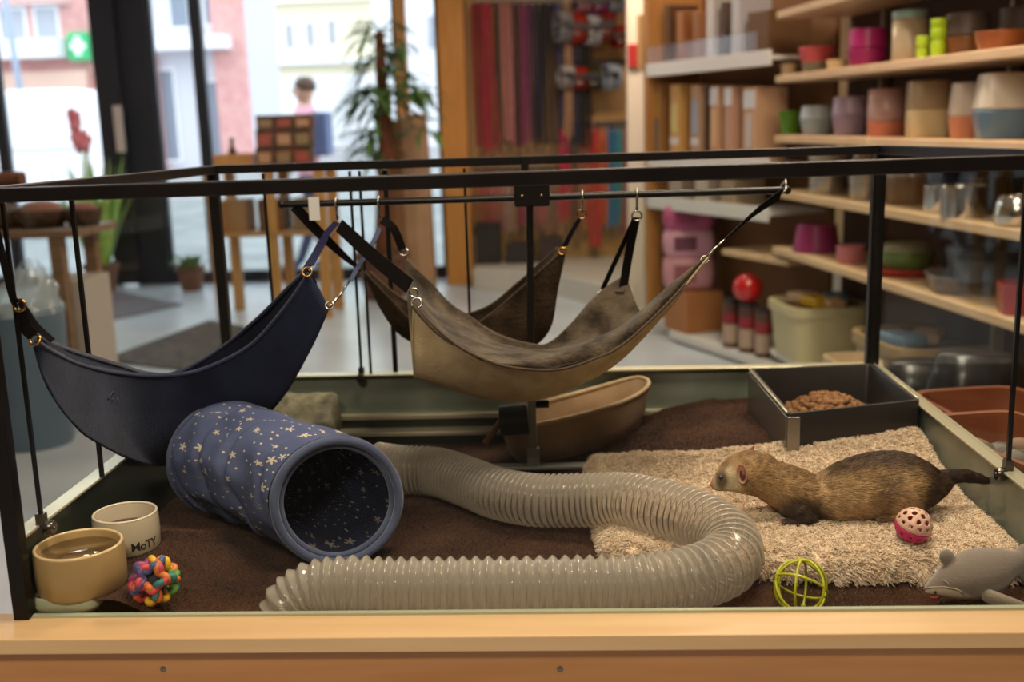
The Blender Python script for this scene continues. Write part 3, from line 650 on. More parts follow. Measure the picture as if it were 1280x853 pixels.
# ================================================================== SHELVES ON THE RIGHT
m_shelf = wood('shelf_wood', rgb(214, 184, 146), rgb(196, 160, 118), 'Y', .4, .6)
m_bk = M('shelf_back', rgb(70, 47, 32), .75, col2=rgb(58, 39, 27), nscale=3)
m_wm = M('white_shelf_metal', rgb(216, 212, 208), .4)
class Line:      # a straight shelf front seen from above
    def __init__(s, p, d):
        s.p = np.array(p[:2]); s.d = np.array(d[:2])/np.linalg.norm(d[:2]); s.n = np.array([s.d[1], -s.d[0]])     # n points away from the camera side (to the right)
    def hit(s, x, y, inset=0.):
        r_ = ray(x, y); A = np.array([[r_[0], -s.d[0]], [r_[1], -s.d[1]]]); b = s.p+s.n*inset-CAM[:2]
        k = np.linalg.solve(A, b); return CAM+r_*k[0]
P0 = atd(1190, 181, 3.66); LA = Line(P0, (math.sin(R(-9.31)), math.cos(R(-9.31))))
PB1 = atd(805, 90, 6.4); PB2 = atd(950, 75, 5.35); LB = Line(PB2, PB1-PB2)
def board(L, xf, yf, xn, z0, z1, dep, i0=0.):     # plan polygon between two pixel columns
    a = L.hit(xf, yf)[:2]; b = L.hit(xn, yf)[:2]
    return MB().prism([tuple(b+L.n*i0), tuple(b+L.n*dep), tuple(a+L.n*dep), tuple(a+L.n*i0)], z0, z1)
zA = [float(LA.hit(1190, y)[2])+.018 for y in (74, 181.4, 281, 384)]
def shelf_A():
    a = LA.hit(968, 150)[:2]; b = LA.hit(1400, 150)[:2]; c = (a+b)/2+LA.n*.2
    t = thing('shelf_unit', 'wooden wall shelves with bowls along the right side of the shop', 'shelf', (c[0], c[1], ZF))
    mid = [1086, 1086, 1096, 1090]
    for z, xm in zip(zA+[zA[0]+.3], mid+[1100]):
        board(LA, 968, 150, xm-.3, z-.034, z, .36).build('shelf_board', m_shelf, t, bevel=.004)
        board(LA, xm+.3, 150, 1400, z-.034, z, .36).build('shelf_board', m_shelf, t, bevel=.004)
    board(LA, 968, 150, 1400, ZF+.02, ZC-.1, .40, .37).build('back_panel', m_bk, t)
    board(LA, 968, 150, 1400, ZF+.11, ZF+.14, .40).build('base_board', m_wm, t, bevel=.004)
    for x in (1012, 1150, 1262):
        a = LA.hit(x, 150)[:2]+LA.n*.345
        MB().boxz(a[0]-.018, a[0]+.018, a[1]-.018, a[1]+.018, ZF+.14, ZC-.1).build('upright', M('upright_steel', rgb(150, 140, 126), .4, .5), t)
    return t
shelf_A()
VM = {}
def mcol(c, rough=.35, tag_='glaze', **k):
    key = tag_+'_%d_%d_%d' % c; return M(key, rgb(*c), rough, **k)
def vessel(L, px, pyb, wpx, hpx, z, label, parts, name='bowl', cat='bowl', inset=.12, seg=32, square=False, group=None):
    q = L.hit(px, pyb, inset); k = spx(q); r_ = wpx*k/2; h_ = hpx*k
    t = thing(name, label, cat, (q[0], q[1], z), group)
    for (nm, prof, mt) in parts:
        B = MB(); pr = [(r_*a, h_*b) for a, b in prof]
        if square:
            rings = []
            for rr, zz in pr:
                ring = []
                for a in np.linspace(0, 2*PI, 48, endpoint=False):
                    c_, s_ = math.cos(a), math.sin(a); e = (abs(c_)**5+abs(s_)**5)**(-1/5)
                    x_, y_ = rr*c_*e*.86, rr*s_*e*.86; an = R(-9); ring.append((q[0]+x_*math.cos(an)-y_*math.sin(an), q[1]+x_*math.sin(an)+y_*math.cos(an), z+zz))
                rings.append(ring)
            B.loft(rings, caps=True)
        else: B.lathe(pr, (q[0], q[1], z), seg)
        B.build(nm, mt, t, True, auto=35, bevel=min(.006, h_*.06))
    return t
def bowlp(y0, y1, rb=.8, rt=1., th=.07):   # open bowl profile between heights
    return [(0, y0), (rb*.97, y0), (rb, y0+.03), (rt, y1), (rt-th, y1), (rb-th*1.3, y0+(y1-y0)*.2), (0, y0+(y1-y0)*.15)]
def solidp(y0, y1, rb=.9, rt=1.): return [(0, y0), (rb*.96, y0), (rb, y0+.03), (rt, y1-.02), (rt*.97, y1), (0, y1)]
tan_, = (mcol((206, 176, 132)),)
# top shelf (L1)
z = zA[0]
vessel(LA, 986, 84, 20, 16, z, 'small tan dish first on the top right shelf', [('dish', bowlp(0, 1, .85), tan_)], 'dish', 'dish')
vessel(LA, 1021, 80, 46, 32, z, 'coral red bowl over a grey rim on the top shelf', [('base', bowlp(0, .42, .72, .82), mcol((120, 112, 92))), ('bowl', solidp(.36, 1, .8, 1.), mcol((196, 84, 84)))], 'bowl')
vessel(LA, 1046, 78, 26, 13, z, 'small tan dish between the coral and the magenta bowls', [('dish', bowlp(0, 1, .9), tan_)], 'dish', 'dish', .1)
vessel(LA, 1084, 76, 50, 46, z, 'two stacked magenta bowls on the top shelf', [('lower_bowl', solidp(0, .48, .86, 1), mcol((150, 34, 92))), ('upper_bowl', solidp(.49, 1, .94, .9), mcol((166, 38, 104)))], 'bowl_stack')
vessel(LA, 1136, 71, 44, 62, z, 'tall beige canister with pale teal lid on the top shelf', [('canister', solidp(0, .84, .96, .96), mcol((172, 152, 122))), ('lid', solidp(.84, 1, 1, 1), mcol((132, 160, 152)))], 'canister', 'canister')
vessel(LA, 1153, 69, 17, 28, z, 'short lime green ribbed cup on the top shelf', [('cup', [(0, 0), (.8, 0), (.9, .3), (.8, .48), (.95, .52), (1, .8), (.9, 1), (0, 1)], mcol((164, 190, 40)))], 'cup', 'cup', .06)
vessel(LA, 1172, 67, 20, 46, z, 'tall lime green ribbed cup right of the short one', [('cup', [(0, 0), (.86, 0), (.92, .3), (.82, .46), (.95, .5), (1, .72), (.9, .76), (1, .8), (1, 1), (0, 1)], mcol((158, 188, 34)))], 'cup', 'cup', .06)
vessel(LA, 1208, 62, 60, 52, z, 'wide bronze bowl with ribbed dark top on the top shelf', [('base', solidp(0, .46, .86, .96), mcol((120, 78, 46), .3)), ('ribbed_cover', solidp(.46, 1, 1, .86), mcol((78, 66, 58), .45))], 'bowl', inset=.16)
vessel(LA, 1252, 59, 66, 24, z, 'low copper brown bowl at the right of the top shelf', [('bowl', bowlp(0, 1, .82), mcol((150, 86, 46), .3))], 'bowl', inset=.12)
vessel(LA, 1276, 60, 60, 54, z, 'dark ribbed bowl at the right edge of the top shelf', [('bowl', solidp(0, 1, .92, .9), mcol((66, 56, 50), .45))], 'bowl', inset=.25)
# second shelf (L2)
z = zA[1]
vessel(LA, 987, 164, 28, 29, z, 'small grass green cup first on the second shelf', [('cup', solidp(0, 1, .74, 1), mcol((92, 142, 40)))], 'cup', 'cup')
vessel(LA, 1021, 165, 42, 36, z, 'pale blue bowl second on the second shelf', [('bowl', solidp(0, .55, .8, 1), mcol((150, 164, 168))), ('cover', solidp(.55, 1, 1, .88), mcol((172, 182, 184)))], 'bowl')
vessel(LA, 1062, 168, 44, 48, z, 'two stacked lavender bowls on the second shelf', [('lower_bowl', solidp(0, .52, .82, 1), mcol((142, 122, 140))), ('upper_bowl', solidp(.52, 1, 1, .92), mcol((158, 138, 154)))], 'bowl_stack')
vessel(LA, 1107, 169, 46, 58, z, 'tall rosy canister with coral base on the second shelf', [('base', solidp(0, .32, .94, 1), mcol((190, 112, 84))), ('cover', solidp(.32, 1, 1, .98), mcol((172, 136, 128)))], 'canister', 'canister')
vessel(LA, 1158, 173, 58, 68, z, 'two stacked cream boxes on the second shelf', [('lower_box', solidp(0, .5, .97, 1), mcol((206, 184, 140))), ('upper_box', solidp(.5, 1, 1, .97), mcol((164, 144, 112)))], 'box_stack', 'box', square=True, inset=.14)
vessel(LA, 1206, 174, 46, 68, z, 'white covered bowl with coral base on the second shelf', [('base', solidp(0, .4, .84, 1), mcol((198, 128, 96))), ('cover', solidp(.4, 1, 1, .86), mcol((204, 190, 174)))], 'bowl', square=True)
vessel(LA, 1250, 178, 76, 80, z, 'large white covered bowl with blue base on the second shelf', [('base', solidp(0, .45, .84, 1), mcol((98, 124, 146))), ('cover', solidp(.45, 1, .98, .82), mcol((206, 196, 180)))], 'bowl', square=True)
# third shelf (L3): steel
z = zA[2]; steel = M('bowl_steel', rgb(196, 190, 180), .16, 1.); steelm = M('satin_steel', rgb(176, 168, 158), .34, .85); grill = mcol((150, 132, 112), .3)
vessel(LA, 1034, 244, 46, 52, z, 'tall satin steel canister first on the third shelf', [('canister', solidp(0, .76, .96, .96), steelm), ('lid', solidp(.78, 1, 1, 1), mcol((176, 164, 150)))], 'canister', 'canister')
vessel(LA, 1081, 250, 40, 58, z, 'grey steel canister with rim beside the black pen post', [('canister', solidp(0, .7, .9, 1), steelm), ('lid', solidp(.7, 1, .96, .7), grill)], 'canister', 'canister')
vessel(LA, 1140, 258, 66, 54, z, 'wide brown glass jar behind the right pen post', [('jar', solidp(0, .6, .92, 1), mcol((120, 92, 66), .2)), ('cover', solidp(.6, 1, 1, .9), mcol((148, 136, 124), .2))], 'jar', 'jar', .2)
vessel(LA, 1172, 272, 36, 34, z, 'small shiny steel bowl left of the steel pair', [('bowl', bowlp(0, 1, .96, 1), steel)], 'bowl', inset=.08)
vessel(LA, 1203, 279, 56, 40, z, 'shiny steel bowl in the middle of the third shelf', [('bowl', bowlp(0, 1, .96, 1), steel)], 'bowl', inset=.07)
vessel(LA, 1234, 276, 50, 44, z, 'dark steel bowl behind the shiny middle one', [('bowl', bowlp(0, 1, .96, 1), mcol((96, 84, 72), .25, metal=.7))], 'bowl', inset=.26)
vessel(LA, 1270, 288, 56, 38, z, 'round bellied steel bowl at the right edge of the third shelf', [('bowl', [(0, 0), (.8, 0), (1, .35), (.92, .75), (.74, 1), (.66, 1), (.82, .7), (.86, .35), (0, .15)], steel)], 'bowl', inset=.07)
# fourth shelf (L4)
z = zA[3]
vessel(LA, 1020, 322, 58, 34, z, 'upturned magenta bowl on the fourth shelf', [('bowl', solidp(0, 1, 1, .82), mcol((136, 42, 92)))], 'bowl')
vessel(LA, 1063, 330, 36, 22, z, 'small clear pink dish right of the magenta bowl', [('dish', bowlp(0, 1, .92, 1), mcol((178, 104, 110), .25))], 'dish', 'dish', .1)
t_ = vessel(LA, 1132, 352, 86, 40, z, 'green bowl standing on a red plate behind the pen post', [('red_plate', bowlp(0, .28, .7, 1), mcol((168, 46, 42))), ('green_bowl', solidp(.27, .76, .7, .78), mcol((86, 112, 52))), ('pattern_rim', solidp(.76, 1, .76, .62), mcol((130, 130, 104)))], 'bowl_set', inset=.15)
vessel(LA, 1206, 383, 108, 22, z, 'flat grey tray under the blue grey tub', [('tray', bowlp(0, 1, .88, 1), mcol((110, 104, 98)))], 'tray', 'tray', .17, square=True)
vessel(LA, 1230, 364, 104, 40, z+.05, 'blue grey tub with dark lid on the flat grey tray', [('tub', solidp(0, .74, .86, .96), mcol((84, 90, 100))), ('lid', solidp(.74, 1, 1, .98), mcol((64, 68, 80)))], 'tub', 'tub', .2, square=True)
vessel(LA, 1276, 400, 66, 38, z, 'open dusky red bowl at the right edge of the fourth shelf', [('bowl', bowlp(0, 1, .9, 1), mcol((158, 62, 62)))], 'bowl', inset=.1, square=True)
# base level: bins
zb_ = ZF+.14
def crate(L, px, pyt, wpx, hm, z, label, c, inset, square=True, name='storage_bin', dep=None, cat='bin'):
    q = L.hit(px, pyt, inset); k = spx(q); hw = wpx*k/2; hd = (dep or hw*1.2); m = mcol(c, .5)
    t = thing(name, label, cat, (q[0], q[1], z)); rot = rotz(R(9.3)); h_ = hm
    def ring(kx, zz, rr=.12):
        out = []
        for a in np.linspace(0, 2*PI, 40, endpoint=False):
            c_, s_ = math.cos(a), math.sin(a); e = (abs(c_)**6+abs(s_)**6)**(-1/6); p = rot @ Vector((hw*c_*e*kx, hd*s_*e*kx, 0)); out.append((q[0]+p.x, q[1]+p.y, z+zz))
        return out
    B = MB(); B.loft([ring(.86, 0), ring(.97, h_-.05), ring(.97, h_), ring(.92, h_), ring(.9, h_-.06), ring(.82, .012)], caps=True); B.build('bin_body', m, t, True, auto=35)
    B = MB(); B.loft([ring(.98, h_-.045), ring(1.03, h_-.04), ring(1.03, h_+.004), ring(.93, h_+.004), ring(.93, h_-.045)], cu=True); B.build('rim', m, t, True, auto=35)
    return t, q, hw, hd, z+h_
zt = LA.hit(1022, 390, .06)[2]
t, q, hw, hd, top = crate(LA, 1024, 374, 104, zt-zb_, zb_, 'cream storage bin with bright packets on top under the fourth shelf', (190, 178, 140), .17, dep=.2)
MB().box((q[0], q[1], top-.035), (hw*1.6, hd*1.6, .02)).build('filling', mcol((150, 120, 80), .8), t)
for dx, dy, rz, sx, c, lb in ((-.02, -.03, 20, .11, (214, 172, 40), 'yellow flat packet lying in the cream storage bin'), (.09, .05, -15, .12, (64, 130, 170), 'blue flat packet lying in the cream storage bin'), (-.06, .1, 40, .1, (206, 180, 150), 'pale beige packet at the back of the cream bin'), (.04, -.12, 5, .09, (196, 160, 120), 'tan packet at the front of the cream bin')):
    B = MB(); B.box((q[0]+dx, q[1]+dy, top+.012), (sx, sx*1.3, .05), rotz(R(rz)))
    tag(B.build('packet', mcol(c, .35), bevel=.012), lb, 'packet')
zt = LA.hit(1140, 434, .06)[2]
t, q, hw, hd, top = crate(LA, 1156, 425, 140, zt-zb_, zb_, 'wide tan storage bin with papers behind the right pen post', (152, 128, 90), .2, dep=.24)
MB().box((q[0], q[1], top-.05), (hw*1.6, hd*1.6, .02)).build('filling', mcol((120, 96, 66), .8), t)
for dx, dy, rz, c, lb in ((-.1, -.02, 25, (120, 150, 176), 'pale blue packet lying in the wide tan bin'), (.02, .02, -30, (190, 160, 130), 'light brown packet lying in the wide tan bin')):
    tag(MB().box((q[0]+dx, q[1]+dy, top+.0), (.12, .17, .045), rotz(R(rz))).build('packet', mcol(c, .4), bevel=.012), lb, 'packet')
zt = LA.hit(1062, 436, -.1)[2]
t, q, hw, hd, top = crate(LA, 1066, 438, 56, .1, zt-.1, 'small whitish tray of odds and ends beside the cream bin', (196, 172, 140), -.17, dep=.1, name='small_tray', cat='tray')
MB().boxz(q[0]-.05, q[0]+.05, q[1]-.05, q[1]+.05, ZF, zt-.1).build('pedestal', m_bk, t)
# terracotta trays and dark sacks beyond the right glass
for px, py, wpx, hm, c, lb, ins in ((1246, 508, 150, .1, (126, 68, 40), 'orange brown trough beyond the right pen glass', -.55), (1275, 548, 130, .07, (134, 76, 46), 'second orange brown trough lower and nearer the frame edge', -.85)):
    q = LA.hit(px, py, ins); z1 = q[2]
    t, q, hw, hd, top = crate(LA, px, py, wpx, hm, z1-hm, lb, c, ins, name='trough', dep=.16, cat='trough')
    MB().boxz(q[0]-hw*.7, q[0]+hw*.7, q[1]-.12, q[1]+.12, ZF, z1-hm).build('pedestal', m_bk, t)
    for j in range(12):
        MB().sphere((q[0]+random.uniform(-.7, .7)*hw*.8, q[1]+random.uniform(-.1, .1), z1-hm+.03), .022, 12, 8, (1.2, 1, .8)).build('pebble', mcol(((120, 112, 102), (84, 76, 70), (140, 110, 90))[j % 3], .7), t, True)
for px, py, lb, dx in ((1150, 470, 'black plastic sack slumped behind the pen food tray', .0), (1216, 462, 'black plastic sack near the right frame edge', .0)):
    q = LA.hit(px, py, -.16); zt = q[2]+.05; B = MB(); rg = []
    for f in np.linspace(0, 1, 8):
        rg.append([(q[0]+(.17-.07*f**3)*math.cos(a)*(1+.15*mnoise.noise(Vector((math.cos(a)*2, math.sin(a)*2, f*3+px)))), q[1]+(.14-.07*f**3)*math.sin(a)*(1+.15*mnoise.noise(Vector((math.cos(a)*2, math.sin(a)*2, f*3)))), ZF+(zt-ZF)*f) for a in np.linspace(0, 2*PI, 28, endpoint=False)])
    B.loft(rg, caps=True); tag(B.build('sack', mcol((30, 28, 30), .3), smooth=True), lb, 'sack')

# ---- far shelf unit with white price rails (B)
zB = [float(LB.hit(875, y)[2]) for y in (90, 213, 268)]
def shelf_B():
    c = (PB1+PB2)[:2]/2+LB.n*.2
    t = thing('shelf_unit', 'far shelf unit with white price rails beside the white post', 'shelf', (c[0], c[1], ZF))
    for z in zB: 
        board(LB, 806, 120, 962, z+.03, z+.05, .36, .012).build('shelf_board', m_wm, t)
        board(LB, 806, 120, 962, z, z+.075, .012).build('price_rail', m_wm, t, bevel=.003)
    board(LB, 806, 120, 966, ZF+.1, ZC-.1, .40, .37).build('back_panel', M('far_back', rgb(112, 76, 44), .7), t)
    a = LB.hit(806, 120)[:2]; b = LB.hit(832, 120)[:2]
    board(LB, 806, 120, 809, ZF+.1, ZC-.1, .37).build('end_panel', wood('end_wood', rgb(186, 134, 76), rgb(166, 112, 58), 'Z'), t)
    z = zB[0]; board(LB, 808, 120, 945, z+.075, z+.17, .006).build('clear_fence', glass('clear_fence', (.93, .93, .94, 1), 1.2, .15), t)
    zz = float(LB.hit(940, 318)[2]); board(LB, 902, 318, 985, zz-.03, zz, .30).build('shelf_board', m_shelf, t, bevel=.004)
    zz2 = float(LB.hit(890, 430)[2]); board(LB, 836, 420, 990, zz2-.05, zz2, .40).build('base_board', m_wm, t, bevel=.004)
    for x in (852, 960):
        p = LB.hit(x, 440, .1)
        w_ = MB().lathe([(0, -.012), (.03, -.012), (.035, 0), (.03, .012), (0, .012)], (p[0], p[1], ZF+.035), 16, Matrix.Rotation(R(90), 3, 'Y')).build('caster', m_black, t, True)
    return zz, zz2
zB4, zB5 = shelf_B()
def bbox_on(L, px, w_px, hpx, z, inset, dep, c, label, name='carton', cat='carton', lab=None, group=None, c_lab=None, pyb=120):
    q = L.hit(px, pyb, inset+dep/2); k = spx(q); an = math.atan2(-(L.d[0]), L.d[1]); rt_ = rotz(math.atan2(L.n[1], L.n[0])-PI/2)
    hw = w_px*k/2; h_ = hpx*k; t = thing(name, label, cat, (q[0], q[1], z), group)
    MB().box((q[0], q[1], z+h_/2), (hw*2, dep, h_), rt_).build('box_body', mcol(c, .6), t, bevel=.004)
    if c_lab:
        for i, (f0, f1, fw, cc) in enumerate(c_lab):
            o_ = rt_ @ Vector((0, -dep/2-.002, 0))
            MB().box((q[0]+o_.x, q[1]+o_.y, z+h_*(f0+f1)/2), (hw*2*fw, .003, h_*(f1-f0)), rt_).build('printed_label', mcol(cc, .5), t)
    return t
z = zB[1]+.05
for px, w_, c, lab, lb in ((839, 16, (150, 106, 60), [(.1, .5, .7, (120, 110, 90)), (.55, .9, .7, (170, 130, 60))], 'narrow brown tall box first on the far shelf'), (862, 22, (198, 150, 84), [(.2, .3, .9, (206, 196, 190)), (.35, .75, .7, (196, 176, 110))], 'yellow kraft tall box with a pale band on the far shelf'),
        (888, 20, (176, 140, 106), [(.2, .3, .9, (200, 196, 200)), (.35, .8, .8, (150, 150, 160))], 'grey printed tall box third on the far shelf'), (912, 17, (188, 146, 110), [(.75, .98, .95, (206, 204, 206)), (.2, .7, .5, (206, 170, 130))], 'light brown tall box with white top on the far shelf'),
        (930, 17, (180, 140, 116), [(.75, .98, .95, (210, 206, 206))], 'pinkish brown tall box with white top on the far shelf'), (957, 27, (190, 150, 116), [(.72, .96, .9, (204, 204, 206)), (.2, .65, .4, (180, 176, 176))], 'wide light brown box last on the far shelf')):
    bbox_on(LB, px, w_, 92, z, .05, .2, c, lb, 'tall_box', 'box', group='tall boxes on the far shelf', c_lab=lab)
bbox_on(LB, 902, 4, 92, z, .06, .2, (70, 46, 34), 'thin dark brown box between the tall boxes on the far shelf', 'tall_box', 'box')
z = zB[0]+.05
for px, w_, h_, c, lb in ((818, 14, 66, (196, 150, 92), 'kraft carton first behind the clear fence'), (834, 15, 70, (206, 160, 100), 'pale kraft carton second behind the clear fence'), (851, 12, 74, (96, 66, 40), 'dark brown carton third behind the clear fence'), (868, 16, 64, (150, 98, 54), 'chestnut carton in the middle behind the clear fence'),
        (888, 16, 62, (140, 92, 52), 'brown carton right of the chestnut one'), (906, 16, 82, (196, 190, 186), 'whitish tall carton behind the clear fence'), (922, 10, 70, (80, 60, 48), 'slim dark carton beside the whitish one'), (938, 18, 84, (190, 186, 190), 'pale grey tall carton last behind the clear fence')):
    bbox_on(LB, px, w_, h_, z, .06, .2, c, lb, group='cartons behind the clear fence')
bbox_on(LB, 972, 44, 62, zB[0]+.02, .06, .26, (104, 74, 46), 'broad brown basket box beside the coral bowl', 'basket_box', 'box')
z = zB[2]+.05
for px, w_, h_, c, lb in ((828, 30, 40, (206, 194, 180), 'white carton first on the lower far shelf'), (862, 28, 36, (188, 168, 146), 'beige carton second on the lower far shelf'), (896, 30, 38, (206, 192, 176), 'cream carton third on the lower far shelf'), (930, 30, 34, (180, 156, 128), 'tan carton last on the lower far shelf')):
    bbox_on(LB, px, w_, h_, z, .05, .2, c, lb, group='cartons on the lower far shelf')
# pink bags stack
zb5 = zB5
q = LB.hit(860, 400, .05); k = spx(q)
bbox_on(LB, 868, 56, 52, zb5, .02, .25, (168, 110, 66), 'plain wooden box on the far base board under the pink bags', 'wooden_box', 'box')
zz = zb5+52*k
for i, (c, hh, cl, lb) in enumerate((((196, 140, 150), 42, (150, 90, 96), 'pale pink printed bag, bottom of the stack on the wooden box'), ((206, 150, 170), 34, (110, 60, 80), 'light pink bag in the middle of the stack'), ((176, 84, 124), 30, (150, 60, 100), 'magenta pink bag on top of the stack'))):
    q = LB.hit(860, 330, .14); hw = 30*spx(q); h_ = hh*spx(q)*.98; B = MB(); rg = []
    for f, s_ in ((0, .9), (.15, 1.), (.5, 1.04), (.85, 1.), (1, .88)):
        rg.append([(q[0]+hw*s_*sx*abs(math.cos(a))**.35, q[1]+.11*s_*sy*abs(math.sin(a))**.35, zz+h_*f) for a in np.linspace(0, 2*PI, 24, endpoint=False) for sx, sy in [(1 if math.cos(a) >= 0 else -1, 1 if math.sin(a) >= 0 else -1)]])
    t = thing('litter_bag', lb, 'bag', (q[0], q[1], zz)); B.loft(rg, caps=True); B.build('bag_body', mcol(c, .4, bump=(14, .3, .01)), t, True)
    MB().box((q[0]-hw*.2, q[1]-.118, zz+h_*.5), (hw*.9, .004, h_*.5)).build('printed_label', mcol(cl, .4), t)
    zz += h_
# canisters with a red ball on top
m_can = [mcol((120, 60, 56), .4), mcol((84, 56, 48), .4)]
pos = []
for i, (px, pyb) in enumerate(((914, 442), (934, 448), (954, 452))):
    q = LB.hit(px, pyb, .05); k = spx(q); r_ = 10.5*k; h_ = 62*k
    t = thing('canister', ('dark red food canister, left of three below the red ball', 'dark red food canister, middle of three below the red ball', 'dark red food canister, right of three below the red ball')[i], 'canister', (q[0], q[1], zB5), 'canisters below the red ball')
    MB().lathe([(0, 0), (r_, 0), (r_, h_*.92), (0, h_*.92)], (q[0], q[1], zB5), 28).build('can_body', m_can[1], t, True, auto=35)
    MB().lathe([(r_*1.0, h_*.1), (r_*1.02, h_*.1), (r_*1.02, h_*.48), (r_, h_*.48)], (q[0], q[1], zB5), 28).build('pale_label', mcol((176, 150, 132), .5), t, True, auto=35)
    MB().lathe([(r_*1.0, h_*.5), (r_*1.02, h_*.5), (r_*1.02, h_*.72), (r_, h_*.72)], (q[0], q[1], zB5), 28).build('red_label', mcol((140, 40, 50), .5), t, True, auto=35)
    MB().lathe([(0, h_*.92), (r_*1.05, h_*.92), (r_*1.05, h_), (0, h_)], (q[0], q[1], zB5), 28).build('lid', mcol((44, 40, 42), .4), t, True, auto=35)
    pos.append((q, r_, zB5+h_))
q = (pos[0][0]+pos[1][0]+pos[2][0])/3; rb = 18.5*spx(q)
tag(MB().sphere((q[0], q[1], pos[1][2]+rb), rb, 32, 20).build('play_ball', mcol((186, 24, 26), .18, coat=.5), smooth=True), 'shiny red ball lying on the dark red canisters', 'ball')
# ================================================================== THE PEN
PW, PD, PH, HB, FZ = .70, .96, .5687, .107, -.04
m_frame = M('pen_black_steel', rgb(19, 17, 17), .36, col2=rgb(26, 23, 22), nscale=12, spec=.25)
m_galv = M('galvanised', rgb(136, 144, 134), .3, .25, col2=rgb(114, 122, 108), nscale=7, bump=(14, .08, .004))
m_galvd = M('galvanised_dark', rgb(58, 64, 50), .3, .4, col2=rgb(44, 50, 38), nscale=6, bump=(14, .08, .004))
m_edge = M('rim_aluminium', rgb(196, 188, 162), .28, .35)
m_glass = glass('pen_glass', (.955, .975, .965, 1), .18)
m_rod = M('rod_black', rgb(22, 20, 20), .3, 0, spec=.3)
m_sill = wood('sill_beech', rgb(216, 184, 138), rgb(204, 168, 120), 'X', .35, .8, .2)
m_front = wood('front_beech', rgb(190, 140, 88), rgb(168, 116, 66), 'X', .4, .7, .1)
pen = thing('ferret_pen', 'glass ferret pen with black steel frame on a beech wood cabinet', 'pet pen', (0, PD/2, ZF))
zfl, zfr, zbl, zbr = PH-.001, PH+.006, PH-.011, PH-.008
post = .021
for (x, y, z0, z1) in ((-PW, 0, 0, zfl), (PW, 0, 0, zfr), (-PW, PD, HB-.05, zbl), (PW, PD, HB-.05, zbr)):
    B = MB(); B.boxz(x-post/2, x+post/2, y-post/2, y+post/2, z0, z1-.009)
    if y > .5: B.boxz(x-post*.75, x-post*.55, y-post/2, y+post/2, z0, z1-.02) if x > 0 else None
    B.build('post', m_frame, pen, bevel=.0015)
for a, b in (((-PW-.02, 0, zfl), (PW+.02, 0, zfr)), ((-PW, PD, zbl), (PW, PD, zbr)), ((-PW, .011, zfl), (-PW, PD-.011, zbl)), ((PW, .011, zfr), (PW, PD-.011, zbr))):
    MB().beam(a, b, .019, .018).build('rail', m_frame, pen, bevel=.0015)
for (c, d) in (((0, 0, PH/2-.006), (2*PW-.024, .004, PH-.016)), ((0, PD, (PH+HB)/2-.01), (2*PW-.024, .004, PH-HB-.02)), ((-PW, PD/2, (PH+HB)/2-.008), (.004, PD-.024, PH-HB-.02)), ((PW, PD/2, (PH+HB)/2-.005), (.004, PD-.024, PH-HB-.02))):
    MB().box(c, d).build('glass_pane', m_glass, pen)
# green cut edge of the front pane on the sill
MB().boxz(-PW+.012, PW-.012, -.004, .004, 0, .0035).build('pane_channel', M('glass_edge', rgb(170, 176, 150), .2), pen)
# metal base walls with bright rims
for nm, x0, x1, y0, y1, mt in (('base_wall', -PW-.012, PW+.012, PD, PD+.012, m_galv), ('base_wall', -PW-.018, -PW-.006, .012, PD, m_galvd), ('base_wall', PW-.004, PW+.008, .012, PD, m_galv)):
    MB().boxz(x0, x1, y0, y1, -.05, HB-.004).build(nm, mt, pen)
for x0, x1, y0, y1 in ((-PW-.02, PW+.02, PD-.014, PD+.018), (-PW-.024, -PW+.002, .012, PD-.014), (PW-.012, PW+.014, .012, PD-.014)):
    MB().boxz(x0, x1, y0, y1, HB-.004, HB).build('base_rim', m_edge, pen, bevel=.001)
MB().boxz(-PW+.004, PW-.004, PD-.02, PD, .006, .016).build('ledge', m_edge, pen, bevel=.001)
MB().boxz(-PW+.004, PW-.004, PD-.016, PD, -.046, .006).build('ledge', m_galvd, pen)
MB().boxz(-PW+.004, PW-.004, PD-.055, PD-.016, -.022, -.013).build('ledge', m_edge, pen, bevel=.001)
MB().boxz(-PW+.004, PW-.004, PD-.05, PD-.016, -.046, -.022).build('ledge', m_galvd, pen)
MB().boxz(-PW-.005, PW, .0, PD, -.06, -.046).build('floor_panel', M('pen_floor', rgb(70, 60, 50), .7), pen)
# rods between panes, each with a round clamp
def rod(x, y, z0, z1, clamp=None, wd=.005, inward=(0, -1)):
    r_ = MB().boxz(x-wd/2, x+wd/2, y-wd/2, y+wd/2, z0, z1).build('seal_rod', m_rod, pen)
    if clamp is not None:
        cx, cy = x+inward[0]*.012, y+inward[1]*.012; ax = Vector((inward[0], inward[1], 0))
        B = MB(); B.lathe([(0, -.009), (.0095, -.009), (.0105, -.006), (.0105, .003), (.009, .005), (.0035, .005), (.003, .007), (0, .007)], (cx, cy, clamp), 20, aim(ax)); B.box((x, y, clamp+.012), (.012, .012, .02))
        B.build('clamp', M('clamp_chrome', rgb(96, 90, 84), .25, .9), pen, True, auto=40)
q = onx(98, 350, -PW); rod(-PW+.003, q[1], HB, zfl-.012, None, .006)
q = onx(48, 640, -PW); rod(-PW+.003, q[1], HB, zfl-.012, HB-.006, .005, (1, 0))
q = onx(1268, 500, PW); rod(PW-.003, q[1], HB, zfr-.012, HB-.006, .006, (-1, 0))
for px, py, cl in ((335, 300, None), (448, 400, HB-.008), (461, 420, None), (584, 310, None)):
    q = at(px, py, PD-.004); rod(q[0], PD-.004, HB, zbl-.011, cl, .0055, (0, -1))
q = at(490, 380, PD+.01); rod(q[0], PD+.012, HB, zbl-.011, None, .010)
q = at(656, 200, PD); MB().box((q[0], PD, zbl-.006), (.016, .026, .034)).build('rail_clip', m_frame, pen, bevel=.002)
